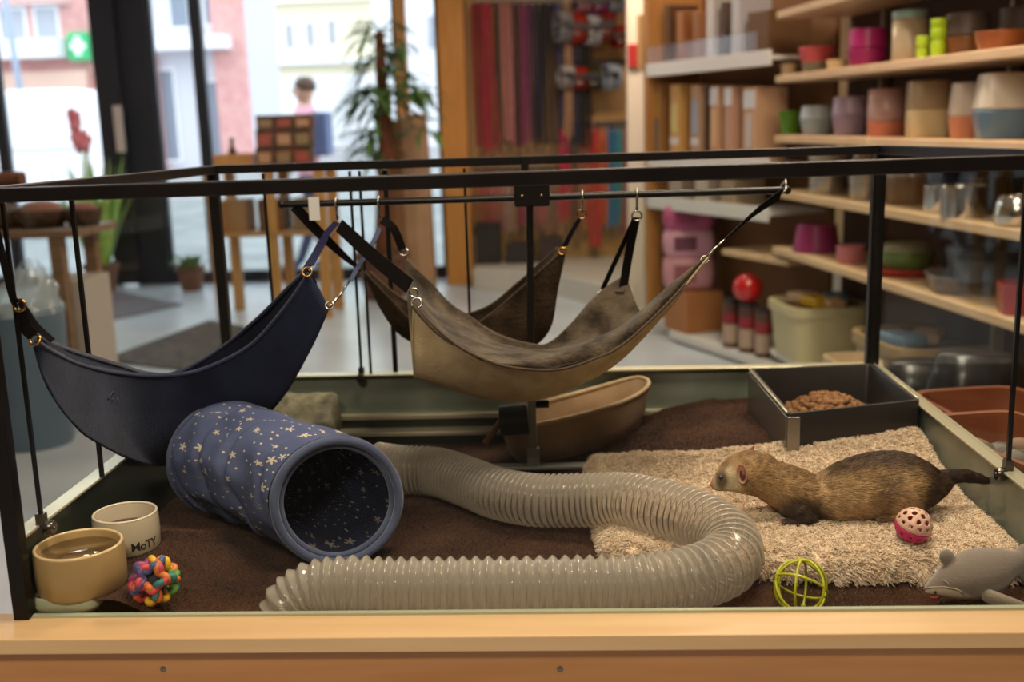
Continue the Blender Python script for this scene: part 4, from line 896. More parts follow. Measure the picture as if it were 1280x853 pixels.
# wooden sill and cabinet
MB().boxz(-PW-.12, PW+.12, -.066, .012, -.021, 0).build('sill_board', m_sill, pen, bevel=.0015)
MB().boxz(-PW-.1, PW+.1, -.052, -.034, ZF+.03, -.0225).build('front_board', m_front, pen, bevel=.0015)
for x in (-PW-.02, PW+.002): MB().boxz(x, x+.018, -.034, PD, ZF, -.061).build('side_board', m_front, pen)
m_screw = M('screw_steel', rgb(120, 110, 100), .35, .8)
for px in (204, 700):
    q = at(px, 837, -.052); B = MB(); B.lathe([(0, -.001), (.0042, -.001), (.0042, .0006), (.003, .0012), (0, .0008)], (q[0], -.052, q[2]), 16, rotx(R(90))); B.build('screw', m_screw, pen, True, auto=40)

# ------------------------------------------------------------------ carpet
def smooth(t): t = min(1, max(0, t)); return t*t*(3-2*t)
def Hc(x, y): return -.040+.056*smooth((-.45-x)/.14)*smooth((.44-y)/.2)+.030*smooth((x-.2)/.16)*smooth((y-.06)/.12)+.048*smooth((x+.02)/.28)*smooth((y-.36)/.30)
def carpet():
    xs = np.linspace(-PW-.004, PW-.012, 150); ys = np.linspace(.014, PD-.012, 105); nx, ny = len(xs), len(ys); yl = PD-.062
    vs = []; 
    for y in ys:
        for x in xs:
            yy = min(y, yl) if x < .0 else y
            vs.append((x, yy, Hc(x, yy)+.004*mnoise.noise(Vector((x*14, yy*14, 0)))+.002*mnoise.noise(Vector((x*60, yy*60, 3)))))
    fs = [(j*nx+i, j*nx+i+1, (j+1)*nx+i+1, (j+1)*nx+i) for j in range(ny-1) for i in range(nx-1)]
    t = thing('carpet', 'dark brown short pile carpet covering the pen floor', 'carpet', (0, PD/2, FZ))
    m = M('carpet_pile', rgb(66, 43, 31), .95, spec=.12, col2=rgb(48, 31, 23), nscale=9, bump=(160, .8, .004), sheen=.05)
    b = MB(); b.v = vs; b.f = fs; b.build('pile_base', m, t, True)
    V = np.array(vs); n = 90000; P, Nn = scatter(V, fs, n)
    d = Nn*np.sign(Nn[:, 2:3]); ang = RNG.random(n)*2*PI; le = RNG.uniform(.003, .0055, n)
    # pile lies in brushed patches
    pa = np.array([mnoise.noise(Vector((p[0]*7, p[1]*7, 5))) for p in P])*5
    d = d*.8+np.stack([np.cos(pa), np.sin(pa), 0*pa], 1)*.6+np.stack([np.cos(ang), np.sin(ang), 0*ang], 1)*.45; d /= np.linalg.norm(d, axis=1)[:, None]
    pts = P[:, None, :]+d[:, None, :]*(np.linspace(0, 1, 3)[None, :, None]*le[:, None, None]); 
    base = np.array([rgb(92, 66, 50)[:3], rgb(114, 84, 64)[:3], rgb(68, 49, 38)[:3]]); c = base[RNG.integers(0, 3, n)]
    rr = np.array([mnoise.noise(Vector((p[0]*9, p[1]*9, 1))) for p in P]); c = c*(1+.35*rr)[:, None]
    hairs('pile', pts, M('pile_fibre', (1, 1, 1, 1), .9, vcol='col', spec=.1), t, .00042, np.c_[c, np.ones(n)])
carpet()

# ------------------------------------------------------------------ fleece mat
def mat_outline():
    pz = [(735, 578, .024), (760, 568, .03), (820, 565, .03), (900, 560, .03), (960, 553, .03), (1020, 547, .03), (1085, 538, .03), (1140, 534, .032), (1178, 541, .034), (1215, 570, .034), (1262, 606, .034), (1300, 640, .03), (1325, 690, .01), (1280, 724, .004),
          (1170, 727, .004), (1090, 727, .004), (1020, 727, .004), (950, 722, .004), (870, 716, .004), (790, 710, .004), (755, 692, .006), (742, 640, .012)]
    out = []
    for x, y, o_ in pz:
        z = 0.
        for _ in range(12): p = onz(x, y, z); z = .5*z+.5*(Hc(p[0], min(p[1], PD-.03))+o_)
        out.append((p[0], min(p[1], PD-.03)))
    return np.array(out)
OUT = spline(mat_outline(), 160, True)
OUT[:, 0] = np.minimum(OUT[:, 0], PW-.012)
def inside(P, poly):
    x, y = P[:, 0], P[:, 1]; c = np.zeros(len(P), bool); n = len(poly)
    for i in range(n):
        a, b = poly[i], poly[i-1]
        k = ((a[1] > y) != (b[1] > y)) & (x < (b[0]-a[0])*(y-a[1])/(b[1]-a[1]+1e-12)+a[0]); c ^= k
    return c
def edge_dist(P, poly):
    d = np.full(len(P), 9.)
    for i in range(len(poly)):
        a, b = poly[i-1], poly[i]; ab = b-a; t = np.clip(((P-a)@ab)/(ab@ab+1e-12), 0, 1); d = np.minimum(d, np.linalg.norm(P-(a+t[:, None]*ab), axis=1))
    return d
MT = .030
def mat_h(P):
    d = edge_dist(P, OUT); f = np.sqrt(np.clip(1-(1-np.clip(d/.022, 0, 1))**2, 0, 1))
    hc = np.array([Hc(x, y) for x, y in P])
    w1 = np.array([mnoise.noise(Vector((x*9, y*9, 2))) for x, y in P])*.006+np.array([mnoise.noise(Vector((x*55, y*55, 8))) for x, y in P])*.0035
    return hc+.003+MT*(.12+.88*f)+w1*f
def fleece():
    t = thing('fleece_mat', 'cream shaggy fleece mat the ferret lies on', 'mat', (.4, .4, FZ))
    c = OUT.mean(0); K = 46; ks = [1-(1-i/(K-1))**1.0 for i in range(K)]
    ks = list(np.r_[np.linspace(0, .8, 26), np.linspace(.82, 1, 20)]); rings = []
    for s_ in ks[1:]:
        P = c+(OUT-c)*s_; h_ = mat_h(P) if s_ < .999 else np.array([Hc(x, y)+.003 for x, y in P]); rings.append([(x, y, z) for (x, y), z in zip(P, h_)])
    b = MB(); b.loft(rings); b.add([tuple(c)+(float(mat_h(c[None])[0]),)], []); ci = len(b.v)-1; n = len(OUT); b.f += [(ci, i, (i+1) % n) for i in range(n)]
    m = M('fleece_base', rgb(204, 186, 156), .95, col2=rgb(176, 154, 122), nscale=40, bump=(90, 1., .006))
    b.build('mat_body', m, t, True)
    V = np.array(b.v); n = 110000; P, Nn = scatter(V, b.f, n); Nn = Nn*np.sign(Nn[:, 2:3]+1e-6)
    # locks: neighbouring fibres share a direction
    cell = np.array([[mnoise.noise(Vector((p[0]*95, p[1]*95, k*9.1))) for k in range(3)] for p in P])
    d = Nn*.75+cell*1.5+RNG.normal(0, .12, (n, 3)); d /= np.linalg.norm(d, axis=1)[:, None]
    k = 5; s_ = np.linspace(0, 1, k); le = RNG.uniform(.006, .011, n); ph = RNG.random(n)*2*PI+cell[:, 0]*6
    pts = P[:, None, :]+d[:, None, :]*(s_[None, :, None]*le[:, None, None])
    pts[:, :, 0] += np.cos(ph[:, None]+s_[None]*4.5)*s_[None]*.0028; pts[:, :, 1] += np.sin(ph[:, None]+s_[None]*4.5)*s_[None]*.0028; pts[:, :, 2] -= (s_**2)[None]*le[:, None]*.25
    pal = np.array([rgb(228, 208, 182)[:3], rgb(216, 192, 164)[:3], rgb(236, 220, 198)[:3], rgb(196, 168, 138)[:3]]); c_ = pal[RNG.choice(4, n, p=[.4, .3, .2, .1])]
    c_ = c_*(1+.25*cell[:, 1])[:, None]
    hairs('fleece_pile', pts, M('fleece_fibre', (1, 1, 1, 1), .85, vcol='col', spec=.2), t, .0010, np.c_[np.clip(c_, 0, 1), np.ones(n)])
fleece()

# ------------------------------------------------------------------ hammock stand
SY = .70
BAR_A = at(352, 256, SY); BAR_B = at(984, 238, SY); pc = at(664, 520, SY)
st = thing('hammock_stand', 'black metal stand with a long crossbar carrying the hammocks', 'stand', (pc[0], SY, FZ+.006))
MB().cyl(BAR_A, BAR_B, .0065, 16).build('crossbar', m_rod, st, True, auto=40)
for e in (BAR_A, BAR_B): MB().sphere(e, .0078, 12, 8).build('bar_end', m_rod, st, True)
ctr = at(665, 243, SY)
MB().cyl((pc[0], SY+.002, .09), (pc[0]+.008, SY+.002, ctr[2]), .0065, 14).build('pole', m_rod, st, True, auto=40)
MB().box((ctr[0], SY-.004, ctr[2]), (.066, .03, .044)).build('bracket', m_frame, st, bevel=.004)
for dx in (-.018, .018): MB().sphere((ctr[0]+dx, SY-.020, ctr[2]-.002), .003, 8, 6, (1, .5, 1)).build('bolt', M('bolt_brass', rgb(150, 130, 90), .3, .9), st, True)
m_pst = M('stand_steel', rgb(150, 152, 144), .3, .25)
MB().boxz(pc[0]-.006, pc[0]+.010, SY-.006, SY+.006, -.024, .115).build('lower_post', m_pst, st, bevel=.001)
MB().boxz(pc[0]-.010, pc[0]+.014, SY-.009, SY+.009, -.024, .012).build('socket', m_pst, st, bevel=.001)
fa = at(598, 583, SY); fb = at(738, 582, SY)
MB().boxz(fa[0], fb[0], SY-.014, SY+.014, -.030, -.024).build('foot_bar', m_pst, st, bevel=.001)
q = at(642, 524, SY)
MB().cyl((q[0]-.026, SY+.002, q[2]-.004), (pc[0]-.006, SY+.002, q[2]), .030, 24).build('hub', M('hub_green_black', rgb(36, 42, 38), .35), st, True, auto=40)
q2 = at(681, 505, SY); MB().cyl((pc[0]+.01, SY, q2[2]), (q2[0]+.008, SY, q2[2]), .008, 16).build('knob', m_rod, st, True, auto=40)
q3 = at(606, 555, SY-.01); q4 = at(628, 524, SY)
MB().cyl(q3, q4, .0062, 14).build('dowel', wood('dowel', rgb(150, 104, 60), rgb(120, 80, 44), 'Z'), st, True, auto=40)
q = at(393, 263, SY-.012)
MB().boxz(q[0]-.010, q[0]+.010, SY-.014, SY-.011, q[2]-.019, q[2]+.024).build('white_tag', M('tag_white', rgb(220, 218, 216), .6), st)

# ------------------------------------------------------------------ hammocks
def sheet(lines, nu=40, nv=24, both=False):      # lines: list of pixel polylines [(x, y, Y), ...] from near rim to far rim
    L_ = []
    for ln in lines:
        P = np.array([at(*p) for p in ln]); P[:, 0] = np.clip(P[:, 0], -PW+.012, PW-.012); L_.append(resample(spline(P, 120), nu))
    L_ = np.array(L_); out = np.zeros((nv, nu, 3))
    for i in range(nu): out[:, i] = spline(L_[:, i], nv)
    return out
def grid_mesh(G, wr=None):
    nv, nu, _ = G.shape; b = MB(); b.v = [tuple(G[j, i]) for j in range(nv) for i in range(nu)]
    b.f = [(j*nu+i, j*nu+i+1, (j+1)*nu+i+1, (j+1)*nu+i) for j in range(nv-1) for i in range(nu-1)]; return b
def wrinkle(G, amp, f):
    nv, nu, _ = G.shape; H = G.copy()
    for j in range(nv):
        for i in range(nu):
            p = G[j, i]; e = min(1, 4*min(i, nu-1-i)/nu+.1); n_ = mnoise.noise(Vector((p[0]*f, p[1]*f, p[2]*f*.4)))
            H[j, i] += np.array((.35*n_, .6*n_, n_))*amp*e
    return H
def ring_d(parent, c, r_, rot, mt, th=.0018, name='ring'): return MB().torus(c, r_, th, rot, 22, 8).build(name, mt, parent, True)
m_brass = M('ring_brass', rgb(170, 130, 70), .25, 1.); m_chrome = M('ring_chrome', rgb(176, 170, 160), .2, 1.); m_strap = M('strap_black', rgb(18, 15, 15), .8, spec=.1, bump=(200, .4, .001)); m_strapb = M('strap_navy', rgb(28, 28, 60), .75, spec=.15, bump=(200, .4, .001))
def strap(parent, pts, wd, mt, wdir, th=.0022, name='strap'): return MB().ribbon(spline(pts, 14), wdir, wd, th).build(name, mt, parent, bevel=.0006)
def hook(parent, px, py, mt=None):
    q = at(px, py, SY); zt = np.interp(q[0], [BAR_A[0], BAR_B[0]], [BAR_A[2], BAR_B[2]])
    return MB().tube([(q[0], SY+.0095*math.cos(t_), zt+.0095*math.sin(t_)) for t_ in np.linspace(-.9, PI+1.2, 14)]+[(q[0], SY-.004, zt-.02), (q[0], SY, zt-.03), (q[0], SY+.006, zt-.024)], .0024, 8).build('hook', mt or m_chrome, parent, True)

# beige and grey hammock in front
m_felt = M('hammock_felt', rgb(184, 164, 132), .9, spec=.12, col2=rgb(166, 146, 114), nscale=30, bump=(260, .6, .0025), sheen=.05)
m_plush = M('hammock_plush', rgb(96, 84, 70), .95, spec=.12, col2=rgb(46, 38, 31), nscale=20, ndetail=6, contrast=(.36, .64), bump=(120, .9, .005), sheen=.15)
ha = thing('hammock', 'grey plush hammock with beige outer cloth slung under the crossbar', 'hammock', (.03, .55, .16))
RN = [(517, 378, .42), (540, 405, .41), (575, 434, .40), (620, 455, .40), (660, 462, .40), (700, 462, .40), (740, 450, .405), (780, 430, .41), (840, 374, .43), (879, 327, .45)]
BT = [(518, 472, .44), (545, 480, .46), (600, 496, .49), (640, 501, .5), (680, 497, .5), (720, 482, .5), (760, 459, .49), (800, 424, .48), (850, 365, .465), (880, 329, .452)]
FRm = [(505, 320, .72), (535, 352, .72), (570, 386, .71), (620, 417, .70), (660, 430, .70), (685, 430, .70), (715, 405, .715), (750, 366, .735), (782, 345, .75)]
MID = [(512, 400, .58), (540, 440, .56), (590, 470, .56), (640, 480, .56), (690, 472, .56), (730, 455, .56), (775, 428, .55), (830, 380, .52), (880, 328, .455)]
NN = [(508, 350, .68), (540, 385, .67), (580, 415, .66), (630, 436, .66), (680, 444, .66), (720, 436, .66), (760, 422, .66), (792, 412, .665), (812, 402, .67)]
G = sheet([RN, BT, [(x, y+5, Y+.008) for x, y, Y in NN], [(x, y+2, Y+.005) for x, y, Y in FRm]], 44, 26)
grid_mesh(wrinkle(G, .003, 16)).build('outer_cloth', m_felt, ha, True, solid=.0025)
LINr = [(x, y-1.5, Y+.006) for x, y, Y in RN]
RID = [(514, 382, .435), (540, 410, .43), (575, 434, .43), (620, 449, .432), (660, 448, .436), (700, 440, .44), (740, 429, .445), (790, 404, .45), (840, 355, .46), (879, 325, .456)]
G2 = sheet([LINr, RID, [(x, y-3, Y) for x, y, Y in NN], [(x, y-1, Y-.003) for x, y, Y in FRm]], 44, 30)
G2w = wrinkle(G2, .006, 18)
lin = grid_mesh(G2w).build('plush_lining', m_plush, ha, True, solid=.003); lin['label'] = 'mottled grey brown plush lining'
P_ = spline(np.array([at(*p) for p in RN]), 60); MB().tube(P_, .0024, 8).build('piping', M('piping_brown', rgb(84, 70, 56), .9, bump=(300, .5, .001)), ha, True)
P_ = spline(np.array([at(*p) for p in FRm]), 50); MB().tube(P_, .0022, 8).build('piping', M('piping_brown', rgb(84, 70, 56), .9), ha, True)
MB().tube(spline(np.array([at(517, 378, .42), at(516, 425, .425), at(518, 472, .44)]), 16), .0018, 6).build('side_hem', m_felt, ha, True)
# straps of the front hammock
hook(ha, 421, 262); hook(ha, 474, 262); hook(ha, 796, 252)
s0 = at(424, 282, SY-.004); s1 = at(512, 358, .44)
strap(ha, [s0, (np.array(s0)+np.array(s1))/2+np.array((0, 0, -.003)), s1], [.026]*14, m_strap, (.55, 0, .83))
ring_d(ha, at(517, 366, .43), .007, rotx(R(80)), m_chrome); ring_d(ha, at(521, 379, .42), .0085, rotx(R(70)), m_chrome)
s0 = at(477, 275, SY); s1 = at(503, 312, SY+.01)
strap(ha, [s0, at(492, 286, SY), s1], .016, m_strap, (.7, .3, .4)); ring_d(ha, at(505, 315, .715), .0075, rotx(R(60)), m_chrome)
s0 = at(795, 272, SY); ring_d(ha, at(796, 270, SY), .009, rotx(R(90)), m_chrome)
strap(ha, [s0, at(786, 318, .73), at(779, 360, .735)], .017, m_strap, (1, .2, 0)); strap(ha, [at(793, 274, SY+.004), at(776, 312, .73), at(753, 362, .735)], .011, m_strap, (.8, .5, 0))
MB().box(at(775, 369, .73), (.018, .008, .02)).build('buckle', M('buckle_grey', rgb(90, 84, 76), .3, .7), ha, bevel=.002); ring_d(ha, at(751, 368, .735), .006, rotx(R(70)), m_chrome)
s1 = at(905, 300, .47); s0 = at(976, 243, SY-.006)
strap(ha, [s0, at(945, 265, .62), s1], [.024, .024, .023, .022, .021, .02, .018, .016, .014, .012, .010, .008, .006, .005], m_strap, (.5, .1, .9))
MB().tube([at(880, 326, .452), at(892, 312, .46), at(906, 300, .47)], .002, 8).build('snap_hook', m_chrome, ha, True); ring_d(ha, at(881, 325, .452), .006, rotx(R(70)), m_chrome)
MB().tube([at(976, 243, SY-.012), at(983, 237, SY-.01), at(982, 226, SY), at(976, 232, SY+.01)], .0025, 8).build('end_loop', m_chrome, ha, True)

# dark hammock behind
m_dark = M('hammock_dark_plush', rgb(80, 64, 48), .95, spec=.12, col2=rgb(44, 34, 26), nscale=18, ndetail=6, contrast=(.34, .66), bump=(120, .8, .005), sheen=.1)
hb = thing('hammock', 'dark brown plush hammock hanging behind the grey one', 'hammock', (-.02, .82, .2))
RN = [(455, 340, .74), (485, 372, .75), (520, 405, .76), (570, 418, .77), (612, 394, .77), (650, 362, .77), (680, 335, .765), (703, 314, .76)]
BT = [(457, 346, .75), (475, 385, .77), (505, 422, .79), (560, 448, .80), (620, 450, .80), (665, 435, .80), (688, 408, .79), (697, 360, .775), (706, 318, .762)]
FRr = [(462, 340, .86), (500, 372, .87), (550, 396, .88), (605, 386, .87), (645, 356, .86), (675, 330, .84), (697, 310, .82)]
G = sheet([RN, BT, [(470, 365, .84), (510, 405, .86), (570, 425, .87), (630, 415, .87), (670, 385, .85), (700, 330, .80)], FRr], 40, 24)
grid_mesh(wrinkle(G, .006, 16)).build('cloth', m_dark, hb, True, solid=.003)
for rm in (RN, FRr): MB().tube(spline(np.array([at(*p) for p in rm]), 44), .0028, 8).build('piping', M('piping_dark', rgb(74, 60, 48), .9), hb, True)
hook(hb, 728, 256)
s0 = at(729, 262, SY); ring_d(hb, at(727, 268, SY), .0085, rotx(R(90)), m_brass)
strap(hb, [at(726, 272, SY), at(716, 288, .73), at(706, 308, .755)], .013, m_strapb, (.8, .4, .3)); ring_d(hb, at(703, 314, .757), .007, rotx(R(60)), m_brass)
strap(hb, [at(368, 258, SY-.004), at(395, 287, .71), at(432, 322, .73), at(452, 338, .74)], [.02, .02, .02, .02, .02, .019, .018, .016, .014, .012, .010, .008, .008, .008], m_strap, (.55, .1, .8))
MB().tube([at(452, 338, .74), at(447, 333, .738)], .003, 8).build('snap_hook', m_chrome, hb, True)

# blue hammock at the left
m_blue = M('hammock_blue', rgb(46, 54, 80), .9, spec=.12, col2=rgb(26, 32, 52), nscale=9, ndetail=6, contrast=(.3, .7), bump=(240, .35, .002), sheen=.12)
m_bluel = M('hammock_blue_lining', rgb(40, 44, 76), .85, spec=.12, col2=rgb(30, 34, 60), nscale=9, sheen=.4)
hc_ = thing('hammock', 'dark blue fleece hammock sagging at the left of the pen', 'hammock', (-.53, .25, .12))
RN = [(45, 426, .08), (62, 438, .12), (100, 456, .22), (150, 467, .34), (200, 470, .42), (250, 463, .46), (310, 434, .47), (352, 390, .46), (386, 342, .455)]
B1 = [(43, 431, .085), (56, 468, .11), (80, 500, .17), (120, 530, .27), (180, 550, .41), (260, 535, .50), (330, 480, .50), (375, 420, .48), (398, 362, .465)]
BT = [(43, 435, .09), (60, 490, .12), (98, 540, .20), (148, 572, .36), (205, 584, .51), (280, 562, .57), (345, 506, .54), (386, 440, .50), (411, 386, .485)]
N2 = [(46, 430, .10), (70, 478, .18), (120, 525, .31), (180, 548, .49), (240, 535, .62), (310, 480, .62), (365, 410, .56), (398, 360, .51)]
FRr = [(50, 423, .10), (80, 440, .20), (130, 456, .34), (185, 468, .47), (220, 467, .57), (270, 440, .59), (320, 400, .56), (358, 362, .52), (383, 338, .50)]
G = sheet([RN, B1, BT, N2, FRr], 46, 34)
G[:, :, 0] = np.clip(G[:, :, 0], -PW+.012, None)
grid_mesh(wrinkle(G, .004, 11)).build('cloth', m_blue, hc_, True, solid=.003)
inn = G.copy(); inn[:, :, 2] += .004; inn[:, :, 1] += .004
grid_mesh(inn[:8]).build('inner_lining', m_bluel, hc_, True); grid_mesh(inn[-8:]).build('inner_lining', m_bluel, hc_, True)
for rm, nm in ((RN, 'hem'), (FRr, 'hem')):
    P_ = spline(np.array([at(*p) for p in rm]), 60); P_[:, 0] = np.clip(P_[:, 0], -PW+.012, None); MB().tube(P_, .0035, 10).build(nm, M('hem_blue', rgb(48, 54, 80), .8, spec=.12, sheen=.2), hc_, True)
# embroidered cat mark on the cloth
def on_sheet(px, py):      # nearest point of the blue sheet to the pixel ray
    r_ = ray(px, py); r_ = r_/np.linalg.norm(r_); D = G[:20].reshape(-1, 3)-CAM; d = D-np.outer(D@r_, r_); i = np.argmin(np.linalg.norm(d, axis=1)); return CAM+r_*((G[:20].reshape(-1, 3)[i]-CAM)@r_)
m_emb = M('embroidery', rgb(84, 88, 104), .8)
def stitch(pts): return MB().tube([on_sheet(*p)-np.array((0, .0045, 0)) for p in pts], .0007, 6).build('embroidery', m_emb, hc_, True)
stitch([(138, 503), (137, 496), (140, 493), (142, 489), (144, 493), (149, 493), (151, 489), (153, 494), (154, 502), (150, 506), (142, 506), (138, 503)]); stitch([(142, 501), (142, 498), (144, 497)]); stitch([(148, 497), (148, 501), (150, 501)])
# straps of the blue hammock
strap(hc_, [at(404, 300, .66), at(398, 312, .60), at(385, 334, .47)], .020, m_strapb, (.85, .3, .3)); ring_d(hc_, at(384, 340, .445), .008, rotx(R(60)), m_brass)
strap(hc_, [at(421, 278, SY), at(410, 290, .68), at(403, 302, .66)], .014, m_strapb, (.8, .3, .3))
MB().tube([at(412, 384, .47), at(424, 370, .50), at(436, 352, .55)], .0026, 8).build('snap_hook', m_chrome, hc_, True); ring_d(hc_, at(412, 382, .468), .007, rotx(R(60)), m_chrome)
strap(hc_, [at(438, 352, .55), at(447, 335, .60), at(468, 300, .68), at(474, 284, SY)], .010, M('strap_blue_grey', rgb(60, 70, 96), .7), (.8, .3, .3))
def atw(x, y, Y):
    p = at(x, y, Y); p[0] = max(p[0], -PW+.01); return p
strap(hc_, [atw(42, 420, .08), atw(30, 408, .075), atw(18, 390, .07)], .017, m_strap, (.5, .1, .8)); ring_d(hc_, atw(44, 425, .08), .007, rotx(R(60)), m_brass)
ring_d(hc_, atw(14, 382, .068), .008, rotx(R(80)), m_brass)
strap(hc_, [atw(12, 376, .065), np.array((-PW+.012, .05, .43)), np.array((-PW+.014, .03, .50)), np.array((-PW+.014, .02, .548))], .010, m_strap, (.5, .6, .3))
strap(hc_, [atw(66, 426, .12), atw(46, 408, .10), atw(30, 390, .085), atw(16, 378, .07)], .009, M('strap_grey', rgb(50, 48, 54), .8, spec=.15), (.5, .1, .8))
# ================================================================== THINGS IN THE PEN
# ------------------------------------------------------------------ clear corrugated hose
def plastic(name, col, tr=.45, rough=.2):
    m = bpy.data.materials.new(name); m.use_nodes = True; nt = m.node_tree; N = nt.nodes; L = nt.links; b = N['Principled BSDF']
    b.inputs['Base Color'].default_value = col; b.inputs['Roughness'].default_value = rough; b.inputs['Specular IOR Level'].default_value = .9; b.inputs['Coat Weight'].default_value = 1.; b.inputs['Coat Roughness'].default_value = .05
    t = N.new('ShaderNodeBsdfTransparent'); t.inputs[0].default_value = (.9, .88, .85, 1)
    tl = N.new('ShaderNodeBsdfTranslucent'); tl.inputs[0].default_value = col
    x0 = N.new('ShaderNodeMixShader'); x0.inputs[0].default_value = .25; L.new(b.outputs[0], x0.inputs[1]); L.new(tl.outputs[0], x0.inputs[2])
    lw = N.new('ShaderNodeLayerWeight'); lw.inputs[0].default_value = .35
    mr = N.new('ShaderNodeMapRange'); mr.inputs[3].default_value = 1-tr; mr.inputs[4].default_value = .95; L.new(lw.outputs['Facing'], mr.inputs[0])
    x = N.new('ShaderNodeMixShader'); L.new(mr.outputs[0], x.inputs[0]); L.new(t.outputs[0], x.inputs[1]); L.new(x0.outputs[0], x.inputs[2])
    L.new(x.outputs[0], N['Material Output'].inputs[0]); return m
HR = .046
def hose():
    key = [onz(470, 583, .012), onz(500, 587, .012), onz(545, 590, .012), onz(585, 603, .012), onz(622, 617, .012), onz(665, 625, .014), (.03, .380, .018), (.08, .364, .024), (.13, .34, .032), (.18, .297, .036), (.238, .244, .034), (.272, .182, .028), (.268, .125, .018), (.218, .086, .011), (.14, .062, .008), (.05, .059, .008), (-.06, .058, .008), (-.15, .059, .008), (-.215, .060, .008), (-.27, .062, .010), (-.316, .059, .005), (-.342, .053, -.010), (-.350, .050, -.026)]
    P = spline(np.array([np.array(k, float) for k in key]), 900); P = resample(P, 2400); ds = np.linalg.norm(P[1]-P[0]); Ltot = ds*2400
    s = np.arange(2400)*ds
    # pitch grows toward the front run, is squeezed in the bends
    curv = np.zeros(2400); T = np.gradient(P, axis=0); T /= np.linalg.norm(T, axis=1)[:, None]; dT = np.gradient(T, axis=0)/ds; curv = np.linalg.norm(dT, axis=1)
    pitch = np.interp(s/Ltot, [0, .12, .3, .5, .66, .74, .93, 1], [.0100, .0100, .0105, .0125, .014, .0180, .0170, .0075])
    ph = np.cumsum(ds/pitch); per = 10; n = int(ph[-1]*per); phs = np.linspace(0, ph[-1], n)
    Q = np.stack([np.interp(phs, ph, P[:, i]) for i in range(3)], 1)
    f = phs % 1; prof = np.where(f < .5, f*2, 2-f*2); prof = prof**.9
    rad = HR-.0082*(1-prof)
    b = MB(); b.tube(Q, list(rad), 36, caps=False)
    t = thing('play_hose', 'clear ribbed plastic hose winding from the tunnel to the pen front', 'hose', (0, .2, FZ))
    b.build('hose_wall', plastic('hose_plastic', rgb(216, 206, 192), .70, .12), t, True)
    # wire coil in the valleys
    step = np.arange(0, ph[-1], 1/26); C_ = np.stack([np.interp(step, ph, P[:, i]) for i in range(3)], 1); T2 = np.gradient(C_, axis=0); T2 /= np.linalg.norm(T2, axis=1)[:, None]
    side = np.cross(T2, np.array([0, 0, 1.])); side /= np.linalg.norm(side, axis=1)[:, None]; upv = np.cross(side, T2); an = step*2*PI
    W_ = C_+(side*np.cos(an)[:, None]+upv*np.sin(an)[:, None])*(HR-.0055)
    MB().tube(W_, .0009, 5).build('wire_coil', M('coil_wire', rgb(128, 116, 100), .3, .6), t, True)
hose()

